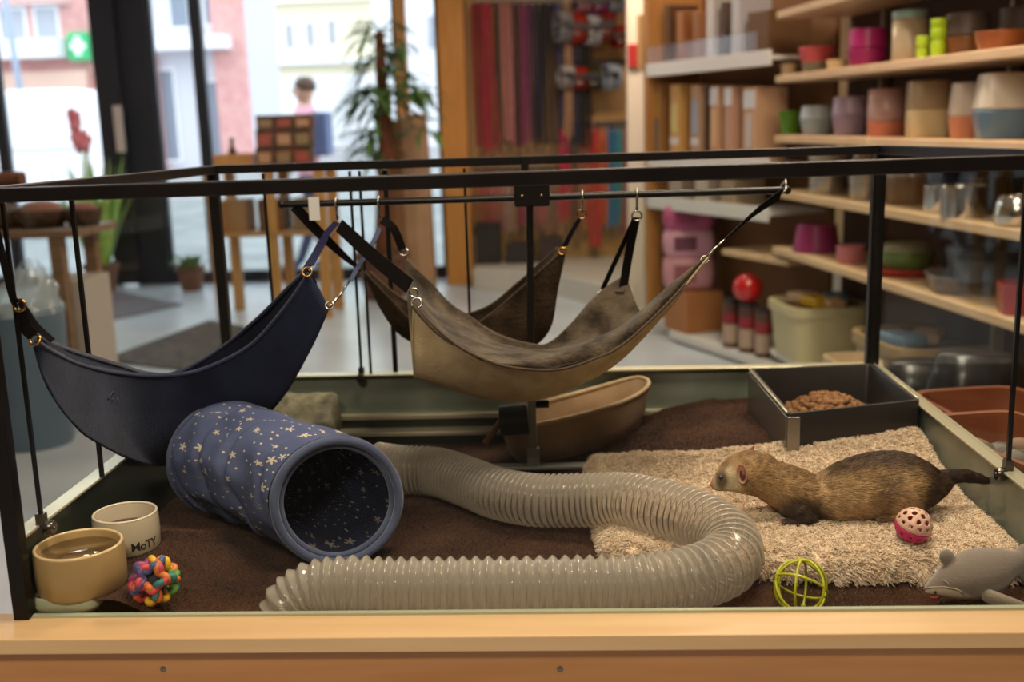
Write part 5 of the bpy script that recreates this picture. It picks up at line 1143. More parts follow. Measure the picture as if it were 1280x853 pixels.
# ------------------------------------------------------------------ star tunnel
def star_mat(name='star_fabric', ca=rgb(70, 79, 112), cb=rgb(96, 105, 140), cs=rgb(206, 190, 170)):
    m = bpy.data.materials.new(name); m.use_nodes = True; nt = m.node_tree; N = nt.nodes; L = nt.links; b = N['Principled BSDF']
    b.inputs['Roughness'].default_value = .85; b.inputs['Sheen Weight'].default_value = .0; b.inputs['Specular IOR Level'].default_value = .12
    uv = N.new('ShaderNodeUVMap')
    def math_(op, a, b2=None):
        n = N.new('ShaderNodeMath'); n.operation = op
        for i, v in enumerate((a, b2)):
            if v is None: continue
            if isinstance(v, (int, float)): n.inputs[i].default_value = v
            else: L.new(v, n.inputs[i])
        return n.outputs[0]
    base = N.new('ShaderNodeTexNoise'); base.inputs['Scale'].default_value = 6; L.new(uv.outputs[0], base.inputs['Vector'])
    rp = N.new('ShaderNodeValToRGB'); rp.color_ramp.elements[0].color = ca; rp.color_ramp.elements[1].color = cb; L.new(base.outputs[0], rp.inputs[0])
    col = rp.outputs[0]; mets = []
    for scale, rad, star in ((15, .20, True), (38, .11, False)):
        sc_ = N.new('ShaderNodeVectorMath'); sc_.operation = 'SCALE'; sc_.inputs['Scale'].default_value = scale; L.new(uv.outputs[0], sc_.inputs[0])
        v = N.new('ShaderNodeTexVoronoi'); v.voronoi_dimensions = '2D'; v.inputs['Scale'].default_value = 1; v.inputs['Randomness'].default_value = .8; L.new(sc_.outputs[0], v.inputs['Vector'])
        d = N.new('ShaderNodeVectorMath'); d.operation = 'SUBTRACT'; L.new(sc_.outputs[0], d.inputs[0]); L.new(v.outputs['Position'], d.inputs[1])
        sp = N.new('ShaderNodeSeparateXYZ'); L.new(d.outputs[0], sp.inputs[0]); sc2 = N.new('ShaderNodeSeparateColor'); L.new(v.outputs['Color'], sc2.inputs[0])
        r_ = math_('SQRT', math_('ADD', math_('MULTIPLY', sp.outputs[0], sp.outputs[0]), math_('MULTIPLY', sp.outputs[1], sp.outputs[1])))
        if star:
            th = math_('ARCTAN2', sp.outputs[1], sp.outputs[0]); c5 = math_('COSINE', math_('ADD', math_('MULTIPLY', th, 5.), math_('MULTIPLY', sc2.outputs[0], 6.28)))
            lim = math_('MULTIPLY', math_('ADD', .62, math_('MULTIPLY', c5, .36)), math_('ADD', rad*.55, math_('MULTIPLY', sc2.outputs[1], rad*.6)))
        else: lim = math_('MULTIPLY', math_('GREATER_THAN', sc2.outputs[0], .45), rad)
        k = math_('LESS_THAN', r_, lim)
        if star: k = math_('MULTIPLY', k, math_('GREATER_THAN', sc2.outputs[2], .22))
        x = N.new('ShaderNodeMix'); x.data_type = 'RGBA'; L.new(k, x.inputs[0]); L.new(col, x.inputs[6]); x.inputs[7].default_value = cs; col = x.outputs[2]
    L.new(col, b.inputs['Base Color'])
    nz = N.new('ShaderNodeTexNoise'); nz.inputs['Scale'].default_value = 14; nz.inputs['Detail'].default_value = 3; L.new(uv.outputs[0], nz.inputs['Vector'])
    bp = N.new('ShaderNodeBump'); bp.inputs['Strength'].default_value = .35; bp.inputs['Distance'].default_value = .01; L.new(nz.outputs[0], bp.inputs['Height']); L.new(bp.outputs[0], b.inputs['Normal'])
    return m
def set_uv(o, uvs):
    me = o.data; l = me.uv_layers.new(name='UVMap'); idx = np.zeros(len(me.loops), dtype=np.int32); me.loops.foreach_get('vertex_index', idx)
    l.data.foreach_set('uv', np.array(uvs, dtype=np.float32)[idx].ravel())
def tunnel():
    t = thing('star_tunnel', 'padded blue fabric tunnel with gold stars open to the front', 'tunnel', (-.42, .35, FZ))
    sm = star_mat()
    c0 = onz(422, 627, .062); c1 = onz(283, 572, .064); c1[0] = max(c1[0], -PW+.108)
    n0 = np.array((.33, -.93, .16)); n1 = np.array((.58, -.80, .02))
    NR_, NS = 46, 96
    def rings(roff, f0=0., f1=1., wr=1., inner=False):
        out = []; uv = []
        for i in range(NR_):
            f = f0+(f1-f0)*i/(NR_-1); c = c0+(c1-c0)*f+np.array((-.012, .012, .004))*math.sin(PI*f)
            n_ = n0*(1-f)+n1*f; n_ /= np.linalg.norm(n_); u = np.cross(n_, (0, 0, 1)); u /= np.linalg.norm(u); v = np.cross(u, n_); row = []
            for k in range(NS):
                a = 2*PI*k/NS; r_ = .1005-.004*math.sin(PI*f)+.002*f+roff
                tw = a*1.0+f*5.2
                fold = math.sin(3*tw+2*math.sin(2*a+f*4))*.0034+mnoise.noise(Vector((math.cos(a)*2.2, math.sin(a)*2.2, f*5)))*.009
                cre = -.0075*max(0, math.cos((f*3.4-.5*math.cos(a-1.2)-.1)*2*PI))**10
                e = min(1, 6*f, 6*(1-f)+.2) if wr else 0
                r_ += (fold+cre)*e*wr
                if inner: r_ -= (.012*max(0, math.sin(2.5*a+.6+f*3))+.006)*min(1, 5*f)*(1 if math.sin(a) < .2 else .3)
                row.append(tuple(c+u*r_*math.cos(a)+v*r_*1.0*math.sin(a))); uv.append((a/(2*PI)*1.05, f*.42))
            out.append(row)
        return out, uv
    rg, uv = rings(0, .03, 1); b = MB(); b.loft(rg); o = b.build('outer_fabric', sm, t, True, fixn=False); set_uv(o, uv); o.data.flip_normals()
    rg, uv = rings(-.012, .02, .97, 1., True); b = MB(); b.loft(rg); o = b.build('inner_lining', star_mat('lining_stars_shaded', rgb(13, 15, 28), rgb(22, 26, 46), rgb(92, 86, 80)), t, True, fixn=False); set_uv(o, uv)  # navy star lining, colours darkened to paint in the shade inside the tunnel
    n_ = n0/np.linalg.norm(n0)
    # flap added across the rear to block light and keep the inside dark
    n2 = n1/np.linalg.norm(n1); u2 = np.cross(n2, (0, 0, 1)); u2 /= np.linalg.norm(u2); v2 = np.cross(u2, n2); cc = c1+n2*.02; rr = []
    for r_ in (.094, .06, .03, .004): rr.append([tuple(cc-n2*.01*(r_/.09)+u2*r_*math.cos(a)*(1+.05*math.sin(9*a))+v2*r_*math.sin(a)) for a in np.linspace(0, 2*PI, 40, endpoint=False)])
    b = MB(); b.loft(rr); b.build('rear_light_block', M('light_block_navy', rgb(22, 25, 44), .9), t, True)
    m_rim = M('tunnel_rim', rgb(74, 84, 116), .8, col2=rgb(60, 68, 98), nscale=20, sheen=.4, bump=(90, .4, .002))
    def rim(c, n_, R_, r_, nm, sq=1.):
        n_ = np.array(n_)/np.linalg.norm(n_); u = np.cross(n_, (0, 0, 1)); u /= np.linalg.norm(u); v = np.cross(u, n_)
        MB().tube([tuple(c+u*R_*math.cos(a)*(1+.010*math.sin(2*a+1))+v*R_*math.sin(a)) for a in np.linspace(0, 2*PI, 64, endpoint=False)], r_, 12, closed=True).build(nm, m_rim, t, True)
    rim(c0+n_*.002, n0, .0965, .0072, 'front_rim'); rim(c0-n_*.012, n0, .1015, .0028, 'seam_cord'); rim(c1, n1, .1025, .004, 'rear_rim')
    rim(c0-n_*.006, n0, .087, .005, 'lining_rim')
tunnel()

# ------------------------------------------------------------------ bowls
m_stone = M('stoneware', rgb(178, 148, 100), .28, col2=rgb(166, 134, 86), nscale=6, coat=.4)
m_rimc = M('stoneware_rim', rgb(214, 184, 138), .2, coat=.6)
m_white = M('bowl_white', rgb(206, 190, 164), .22, coat=.5)
def feed_bowl(px, py, rad, h_, z0, label, m1, liquid, lz, name='feed_bowl'):
    q = onz(px, py, z0+h_); t = thing(name, label, 'bowl', (q[0], q[1], z0))
    MB().lathe([(0, 0), (rad*.94, 0), (rad*.985, .004), (rad*1.0, h_*.5), (rad*.99, h_-.005), (rad*.97, h_), (rad*.90, h_), (rad*.87, h_-.006), (rad*.83, h_*.55), (rad*.78, h_*.3), (0, h_*.27)], (q[0], q[1], z0), 72).build('bowl_body', m1, t, True, auto=50)
    return t, q
z0 = .016
t, q = feed_bowl(98, 681, .0610, .062, z0, 'tan stoneware water bowl in the front left corner', m_stone, None, 0)
MB().torus((q[0], q[1], z0+.0615), .0572, .0026, None, 64, 10).build('glazed_rim', m_rimc, t, True)
wt = MB().lathe([(0, 0), (.0527, 0), (.0530, .0005)], (q[0], q[1], z0+.0525), 64).build('water', glass('water_surface', (.93, .92, .88, 1), 1.6), t, True)
t2, q2 = feed_bowl(156, 641, .0490, .056, z0, 'white feed bowl with black lettering behind the tan water bowl', m_white, None, 0)
MB().torus((q2[0], q2[1], z0+.0557), .0458, .0022, None, 64, 10).build('glazed_rim', M('white_rim', rgb(222, 206, 182), .18, coat=.6), t2, True)
MB().lathe([(0, .003), (.02, .004), (.036, .0015), (.0415, 0)], (q2[0], q2[1], z0+.032), 48).build('wet_food', M('wet_food', rgb(70, 50, 38), .35, col2=rgb(46, 32, 24), nscale=60, bump=(160, .8, .003)), t2, True)
def bowl_text(txt, c, rad, z, size, a0, parent, mt):
    cu = bpy.data.curves.new('txt', 'FONT'); cu.body = txt; cu.size = size; cu.extrude = 0; cu.resolution_u = 4; cu.space_character = .86; cu.offset = .00015
    o = bpy.data.objects.new('txt', cu); COL.objects.link(o); dg = bpy.context.evaluated_depsgraph_get(); em = o.evaluated_get(dg).to_mesh()
    bm = bmesh.new(); bm.from_mesh(em); bmesh.ops.subdivide_edges(bm, edges=[e for e in bm.edges if e.calc_length() > size*.2], cuts=2)
    vs = [v.co.copy() for v in bm.verts]; fs = [tuple(v.index for v in f.verts) for f in bm.faces]; bm.free(); o.evaluated_get(dg).to_mesh_clear(); bpy.data.objects.remove(o); bpy.data.curves.remove(cu)
    b = MB(); out = []
    for v in vs:
        a = a0+v.x/rad; out.append((c[0]+math.sin(a)*(rad+.0004), c[1]-math.cos(a)*(rad+.0004), z+v.y))
    b.add(out, fs); b.build('lettering', mt, parent, fixn=False)
bowl_text('MoTY', q2, .0490, z0+.009, .019, R(27), t2, M('letter_black', rgb(38, 34, 32), .5))
# pale green glazed dish in the corner
t = thing('glazed_dish', 'pale green glazed dish end in the front left corner', 'dish', (-.655, .036, -.002))
b = MB(); rg = []
for f, k in ((0, .9), (.4, 1.), (.8, .98), (1, .9)):
    rg.append([(-.655+.050*k*math.copysign(abs(math.cos(a))**.6, math.cos(a)), .034+.024*k*math.copysign(abs(math.sin(a))**.6, math.sin(a)), -.002+(.022*f)) for a in np.linspace(0, 2*PI, 40, endpoint=False)])
for f, k in ((.95, .78), (.5, .7)):
    rg.append([(-.655+.050*k*math.copysign(abs(math.cos(a))**.6, math.cos(a)), .034+.024*k*math.copysign(abs(math.sin(a))**.6, math.sin(a)), -.002+(.022*f)) for a in np.linspace(0, 2*PI, 40, endpoint=False)])
b.loft(rg, caps=True); b.build('dish_body', M('celadon', rgb(168, 172, 148), .15, coat=.6), t, True)

# ------------------------------------------------------------------ rope knot ball
def knot_ball():
    R_ = .0335; q = onz(193, 726, -.02+R_); hz = 0.
    for _ in range(20): q = onz(193, 726, hz+R_); hz = .5*hz+.5*(Hc(q[0], q[1])+.003)
    c = Vector((q[0], q[1], hz+R_)); phi = (1+5**.5)/2
    t = thing('knot_ball', 'knotted rubber ball of rainbow coloured strands beside the bowls', 'ball', (c.x, c.y, c.z-R_))
    V = [Vector(v).normalized() for v in [(0, s1, s2*phi) for s1 in (-1, 1) for s2 in (-1, 1)]+[(s1, s2*phi, 0) for s1 in (-1, 1) for s2 in (-1, 1)]+[(s2*phi, 0, s1) for s1 in (-1, 1) for s2 in (-1, 1)]]
    cols = [(214, 160, 34), (196, 70, 84), (62, 122, 92), (70, 92, 132), (206, 104, 44), (150, 66, 110), (52, 118, 116), (222, 170, 40), (184, 58, 66), (92, 140, 62), (84, 70, 122), (210, 118, 50)]
    tw = Matrix.Rotation(.5, 3, 'X') @ Matrix.Rotation(.4, 3, 'Z')
    for i, v in enumerate(V):
        v = tw @ v; m = aim(v); pts = []
        for k in range(50):
            a = 2*PI*k/50; th = R(36)+R(3)*math.cos(5*a); rr = R_-.0062+.0042*math.cos(5*a+PI/2)
            pts.append(c+(m @ Vector((math.sin(th)*math.cos(a), math.sin(th)*math.sin(a), math.cos(th))))*rr)
        MB().tube(pts, .0049, 10, closed=True).build('strand', mcol(cols[i], .45, 'rubber'), t, True)
    MB().sphere(c, R_*.5, 16, 10).build('core', mcol((50, 46, 48), .8), t, True)
knot_ball()
# ------------------------------------------------------------------ yellow wire ball
def wire_ball():
    R_ = .0365; q = onz(1000, 735, FZ+.004+R_); c = Vector((q[0]+.001, max(q[1], R_+.010), FZ+.004+R_+.0018))
    t = thing('wire_ball', 'lime yellow open wire ball by the pen front', 'ball', (c.x, c.y, FZ+.004))
    m = M('lime_plastic', rgb(178, 178, 40), .3, col2=rgb(164, 168, 34), nscale=20)
    for ax, az in ((84, 8), (88, 66), (52, 20), (46, 150), (70, -50)):
        rt_ = rotz(R(az)) @ rotx(R(ax)); MB().torus(c, R_, .00185, rt_, 56, 8).build('hoop', m, t, True)
    MB().sphere(c+Vector((.004, 0, -R_+.008)), .0035, 10, 8).build('bell', m, t, True)
wire_ball()
# ------------------------------------------------------------------ pink lattice ball
def lattice_ball():
    R_ = .0255; hz = 0.
    for _ in range(14): p = onz(1142, 657, hz+R_); hz = .5*hz+.5*(float(mat_h(np.array([[p[0], p[1]]]))[0])+.003)
    c = Vector((p[0], p[1], hz+R_))
    t = thing('lattice_ball', 'small ball with pale holed top and hot pink base on the fleece', 'ball', (c.x, c.y, c.z-R_))
    til = Matrix.Rotation(R(14), 3, 'Y') @ Matrix.Rotation(R(14), 3, 'X')
    def half(z0, z1, holes, mt, nm):
        b = MB(); rings = 26; seg = 60; vs = []; fs = []
        th0, th1 = math.acos(z0), math.acos(z1)
        for i in range(rings+1):
            th = th0+(th1-th0)*i/rings
            for k in range(seg):
                a = 2*PI*k/seg; vs.append(c+(til @ Vector((math.sin(th)*math.cos(a), math.sin(th)*math.sin(a), math.cos(th))))*R_)
        for i in range(rings):
            th = math.degrees(th0+(th1-th0)*(i+.5)/rings)
            for k in range(seg):
                a = 360*(k+.5)/seg; hole = False
                for (ht, hn, hr, off) in holes:
                    da = ((a-off+180/hn) % (360/hn))-180/hn
                    if (da*math.sin(R(th)))**2+(th-ht)**2 < hr*hr: hole = True
                if not hole: l = (k+1) % seg; fs.append((i*seg+l, i*seg+k, (i+1)*seg+k, (i+1)*seg+l))
        b.add(vs, fs); b.build(nm, mt, t, True, solid=.0016)
    half(.999, .02, ((24, 5, 8.5, 0), (48, 9, 8, 20), (70, 12, 6.5, 0)), mcol((214, 172, 150), .35, 'shell'), 'pale_half')
    half(-.02, -.999, ((110, 12, 6.5, 10), (132, 9, 8, 0), (155, 5, 8.5, 0)), mcol((208, 30, 110), .3, 'shell'), 'pink_half')
    MB().sphere(c-Vector((0, 0, R_*.55)), .007, 12, 8).build('bell', m_brass, t, True)
lattice_ball()

# ------------------------------------------------------------------ food tray with kibble
def food_tray():
    zt = .120; A, B_, C_, D_ = onz(936, 461, zt), onz(985, 518, zt), onz(1168, 500, zt), onz(1096, 454, zt)
    A[1] = min(A[1], PD-.03); D_[1] = min(D_[1], PD-.022); 
    for p in (C_, D_): p[0] = min(p[0], PW-.014)
    h_ = .098; zb = zt-h_; cen = (A+B_+C_+D_)/4
    t = thing('food_tray', 'square black feeding tray with steel edge in the rear right corner', 'tray', (cen[0], cen[1], zb))
    Q = [A, B_, C_, D_]
    def ring(ins, z):
        out = []
        for i, p in enumerate(Q):
            a_, c_ = Q[i-1][:2], Q[(i+1) % 4][:2]; u = (np.array(a_)-p[:2]); u /= np.linalg.norm(u); v = (np.array(c_)-p[:2]); v /= np.linalg.norm(v); base = p[:2]+(u+v)*ins; r_ = .008
            for f in (0, .33, .67, 1): w_ = (1-f)*u+f*v; out.append((*(base+(u*(1-f)+v*f)*r_*(1-.3*math.sin(PI*f))), z))
        return out
    m_blk = M('tray_black', rgb(36, 33, 32), .4, col2=rgb(44, 40, 38), nscale=10)
    b = MB(); b.loft([ring(.004, zb), ring(.001, zb+.006), ring(0, zt-.003), ring(.001, zt), ring(.008, zt), ring(.010, zt-.004), ring(.014, zb+.008)], caps=True); b.build('tray_body', m_blk, t, True, auto=40)
    b = MB(); b.beam((A[0]-.0015, A[1]-.01, zb+h_/2-.002), (B_[0]-.0015, B_[1]+.004, zb+h_/2-.002), .003, h_-.006); b.build('steel_side', M('tray_steel', rgb(150, 146, 140), .3, .8), t, bevel=.0008)
    q = B_; b = MB(); b.box((q[0]+.010, q[1]-.0015, zb+h_/2-.002), (.022, .003, h_-.006)); b.build('steel_corner', M('tray_steel', rgb(150, 146, 140), .3, .8), t, bevel=.0008)
    b = MB(); b.tube([A+(0, -.012, .0005), B_+(0, .01, .0005)], .0022, 8); b.build('bright_edge', m_edge, t, True); b = MB(); b.tube([D_+(0, -.012, .0005), C_+(-.002, .01, .0005)], .0022, 8); b.build('bright_edge', m_edge, t, True)
    # kibble heap
    zk = zb+.008; b = MB(); kc = onz(1036, 501, zk+.034)
    for layer in range(5):
        n = int(340*(1-layer*.17))
        for k in range(n):
            a_ = random.random()*2*PI; rr = math.sqrt(random.random())*(1-layer*.16); x = kc[0]+.102*rr*math.cos(a_); y = kc[1]+.125*rr*math.sin(a_); z = zk+.005+layer*.0085+random.uniform(-.002, .002)
            s_ = random.uniform(.0055, .0075); b.sphere((x, y, z), s_, 7, 5, (1.15, 1., .72), Matrix.Rotation(random.random()*3, 3, 'X') @ Matrix.Rotation(random.random()*3, 3, 'Z'))
    o = b.build('kibble', M('kibble_brown', rgb(150, 108, 68), .8, col2=rgb(118, 80, 48), nscale=90, bump=(300, .5, .001)), smooth=True, fixn=False)
    tag(o, 'heap of brown dry kibble lying in the black feeding tray', 'food', kind='stuff')
food_tray()

# ------------------------------------------------------------------ oval felt bed
def felt_bed():
    cx, cy, an = .062, .832, R(27); L_, W_ = .168, .068
    t = thing('felt_bed', 'oval beige felt bed behind the hammock stand', 'pet bed', (cx, cy, -.02)); ca, sa = math.cos(an), math.sin(an)
    def ring(k, z, tilt=.0):
        out = []
        for a in np.linspace(0, 2*PI, 64, endpoint=False):
            x = L_*k*math.copysign(abs(math.cos(a))**.75, math.cos(a)); y = W_*k*math.copysign(abs(math.sin(a))**.8, math.sin(a)); zz = z+.018*(x/L_)+.016*max(0, x/L_)**3*(z > .02)+Hc(cx, cy)
            out.append((cx+x*ca-y*sa, cy+x*sa+y*ca, zz))
        return out
    m = M('bed_felt', rgb(170, 142, 110), .95, col2=rgb(152, 124, 94), nscale=20, bump=(220, .5, .002), sheen=.2)
    b = MB(); b.loft([ring(.70, .002), ring(.82, .006), ring(.93, .04), ring(1.0, .088), ring(1.0, .093), ring(.955, .092), ring(.90, .05), ring(.8, .02)], caps=True); b.build('bed_shell', m, t, True)
    MB().tube(ring(.98, .093), .0045, 10, closed=True).build('rim_cord', M('bed_rim', rgb(190, 164, 130), .9, bump=(200, .5, .002)), t, True)
    b = MB(); b.loft([ring(.82, .02), ring(.86, .032), ring(.78, .044), ring(.4, .05), ring(.02, .05)], caps=True); b.build('bed_pad', M('bed_pad_felt', rgb(186, 158, 124), .95, bump=(180, .5, .003)), t, True)
felt_bed()

# ------------------------------------------------------------------ stone look hide and green dish at the rear left
def rock(name, label, cat, poly, z0, z1, m, amp, top_tilt=0.):
    c = np.mean(np.array(poly), 0); t = thing(name, label, cat, (c[0], c[1], z0)); P = resample(np.vstack([poly, poly[:1]]), 61)[:-1]; b = MB(); rg = []
    for f, k in ((0, .96), (.15, 1.), (.3, 1.02), (.5, 1.02), (.7, 1.), (.85, .99), (.95, .95), (1, .88), (1.01, .8), (1.02, .71), (1.02, .62), (1.03, .53), (1.02, .44), (1.02, .34), (1.02, .22), (1.02, .1)):
        row = []
        for p in P:
            xy = c+(p-c)*k; n_ = mnoise.noise(Vector((xy[0]*16, xy[1]*40, f*4)))+.9*(.5-abs(mnoise.noise(Vector((xy[0]*34, xy[1]*70, f*7))))); row.append((xy[0]+n_*amp*.5, xy[1]+n_*amp*.5, z0+(z1-z0)*f+n_*amp*(f > .5)+top_tilt*(xy[1]-c[1])*(f > .5)))
        rg.append(row)
    b.loft(rg, caps=True); b.build('rock_body', m, t, True); return t
m_rock = M('resin_rock', rgb(134, 128, 104), .55, col2=rgb(80, 80, 66), nscale=26, ndetail=6, bump=(40, 1., .008))
m_grock = M('green_resin', rgb(46, 52, 34), .3, col2=rgb(30, 34, 24), nscale=10, bump=(26, .7, .008))
fr = [onz(438, 520, .03)[:2], onz(330, 528, .03)[:2]]
rock('rock_slab', 'flat stone textured slab in the rear left corner', 'rock', np.array([(-.452, .83), (-.452, .925), (-.60, .925), (-.64, .86), (-.60, .80), (-.52, .79)]), -.018, .050, m_rock, .006, .42)
rock('rock_base', 'glossy dark green resin block under the stone slab', 'rock', np.array([(-.440, .815), (-.436, .90), (-.47, .935), (-.61, .935), (-.655, .86), (-.60, .78), (-.50, .775)]), FZ, -.020, m_grock, .004)
rock('water_basin', 'low glossy dark green basin under the blue hammock', 'basin', np.array([(-.56, .46), (-.55, .56), (-.60, .62), (-.67, .62), (-.685, .54), (-.66, .46)])+np.array((0, .10)), FZ, -.012, m_grock, .006)

# ------------------------------------------------------------------ shark plush
def shark():
    dz = FZ+.004; Y0 = .072
    def S(px, py, dy=0.): return at(px, py+5, Y0+dy)
    k = spx(S(1210, 720)); t = thing('plush_shark', 'grey plush shark with pale snout in the front right corner', 'plush toy', tuple(S(1220, 755)))
    b = MB()
    spine = [(1156, 733, 4, .9), (1164, 729, 10, .9), (1176, 723, 18, .9), (1192, 718, 26, .9), (1210, 714, 31, .9), (1230, 712, 32, .85), (1250, 708, 28, .8), (1266, 702, 19, .75), (1278, 697, 12, .7), (1290, 690, 9, .7)]
    rg = []
    for px, py, r_, w_ in spine:
        c = S(px, py); rg.append([(c[0], c[1]+r_*k*1.05*w_*math.cos(a), c[2]+r_*k*math.sin(a)) for a in np.linspace(0, 2*PI, 24, endpoint=False)])
    b.loft(rg, caps=True)
    b.sphere(S(1184, 692, .002), 10*k, 14, 10, (1, .7, 1.15), Matrix.Rotation(R(-25), 3, 'Y'))                       # dorsal fin nub
    b.tube([S(1272, 700), S(1284, 688, .01), S(1296, 678, .02)], [11*k, 12*k, 6*k], 12, sx=1.3); b.tube([S(1272, 702), S(1288, 712, .0), S(1300, 724, -.005)], [10*k, 11*k, 6*k], 12, sx=1.3)
    V, Fq = fuse(b, .0022, 8)
    col = []; cg, cl = np.array(rgb(118, 106, 96)), np.array(rgb(200, 184, 164))
    for v in V:
        # pale snout and belly: below a seam that runs from the nose along the flank
        d = v-CAM; u = 640+F_PX*np.dot(d, _rt)/np.dot(d, _fw); w_ = 426.5-F_PX*np.dot(d, _up)/np.dot(d, _fw)
        seam = np.interp(u, [1150, 1160, 1180, 1200, 1215, 1240, 1265], [737, 735, 734, 738, 745, 744, 733]); f = min(1, max(0, (w_-seam)/2.5)); col.append(tuple(cg*(1-f)+cl*f))
    bb = MB(); bb.v = [tuple(v) for v in V]; bb.f = Fq; bb.cols = col
    m = M('shark_plush', (1, 1, 1, 1), .95, vcol='col', sheen=.6, bump=(320, .5, .0015)); bb.build('body', m, t, True)
    b = MB(); n = 12; rg = []
    pf = [(1226, 738, 9, -.022), (1236, 741, 12, -.030), (1252, 747, 11, -.038), (1268, 751, 9, -.043), (1284, 755, 6, -.046), (1290, 757, 2, -.047)]
    for px, py, r_, dy in pf:
        c = S(px, py, dy); rg.append([(c[0]+r_*k*.25*math.cos(a), c[1]+r_*k*.55*math.cos(a), c[2]+r_*k*(.9*math.sin(a)-.2*math.cos(a))) for a in np.linspace(0, 2*PI, 14, endpoint=False)])
    b.loft(rg, caps=True); o = b.build('pectoral_fin', M('fin_plush', rgb(140, 126, 112), .95, sheen=.6, bump=(320, .5, .0015)), t, True, sub=1)
    def onbody(px, py):
        r_ = ray(px, py); r_ /= np.linalg.norm(r_); D = V-CAM; s_ = D@r_; dd = np.linalg.norm(D-np.outer(s_, r_), axis=1); i = np.argmin(s_+1000*(dd > .0035)); return CAM+r_*(s_[i]-.0006)
    MB().sphere(onbody(1169, 741), .0019, 10, 8).build('eye', M('eye_black', rgb(16, 14, 14), .1), t, True)
    MB().tube([onbody(1161, 745), onbody(1165, 748), onbody(1170, 748), onbody(1174, 746)], [.0012, .0016, .0016, .0008], 8).build('mouth', M('mouth_red', rgb(120, 30, 34), .7), t, True)
    MB().tube([onbody(x, y) for x, y in ((1154, 737), (1165, 734.5), (1180, 734), (1196, 737), (1205, 742))], .0009, 6).build('seam', M('seam_pale', rgb(166, 150, 132), .9), t, True)
    MB().tube([onbody(x, y) for x, y in ((1178, 725), (1184, 728), (1187, 733))], .0006, 6).build('gill_stitch', M('seam_pale', rgb(166, 150, 132), .9), t, True)
shark()

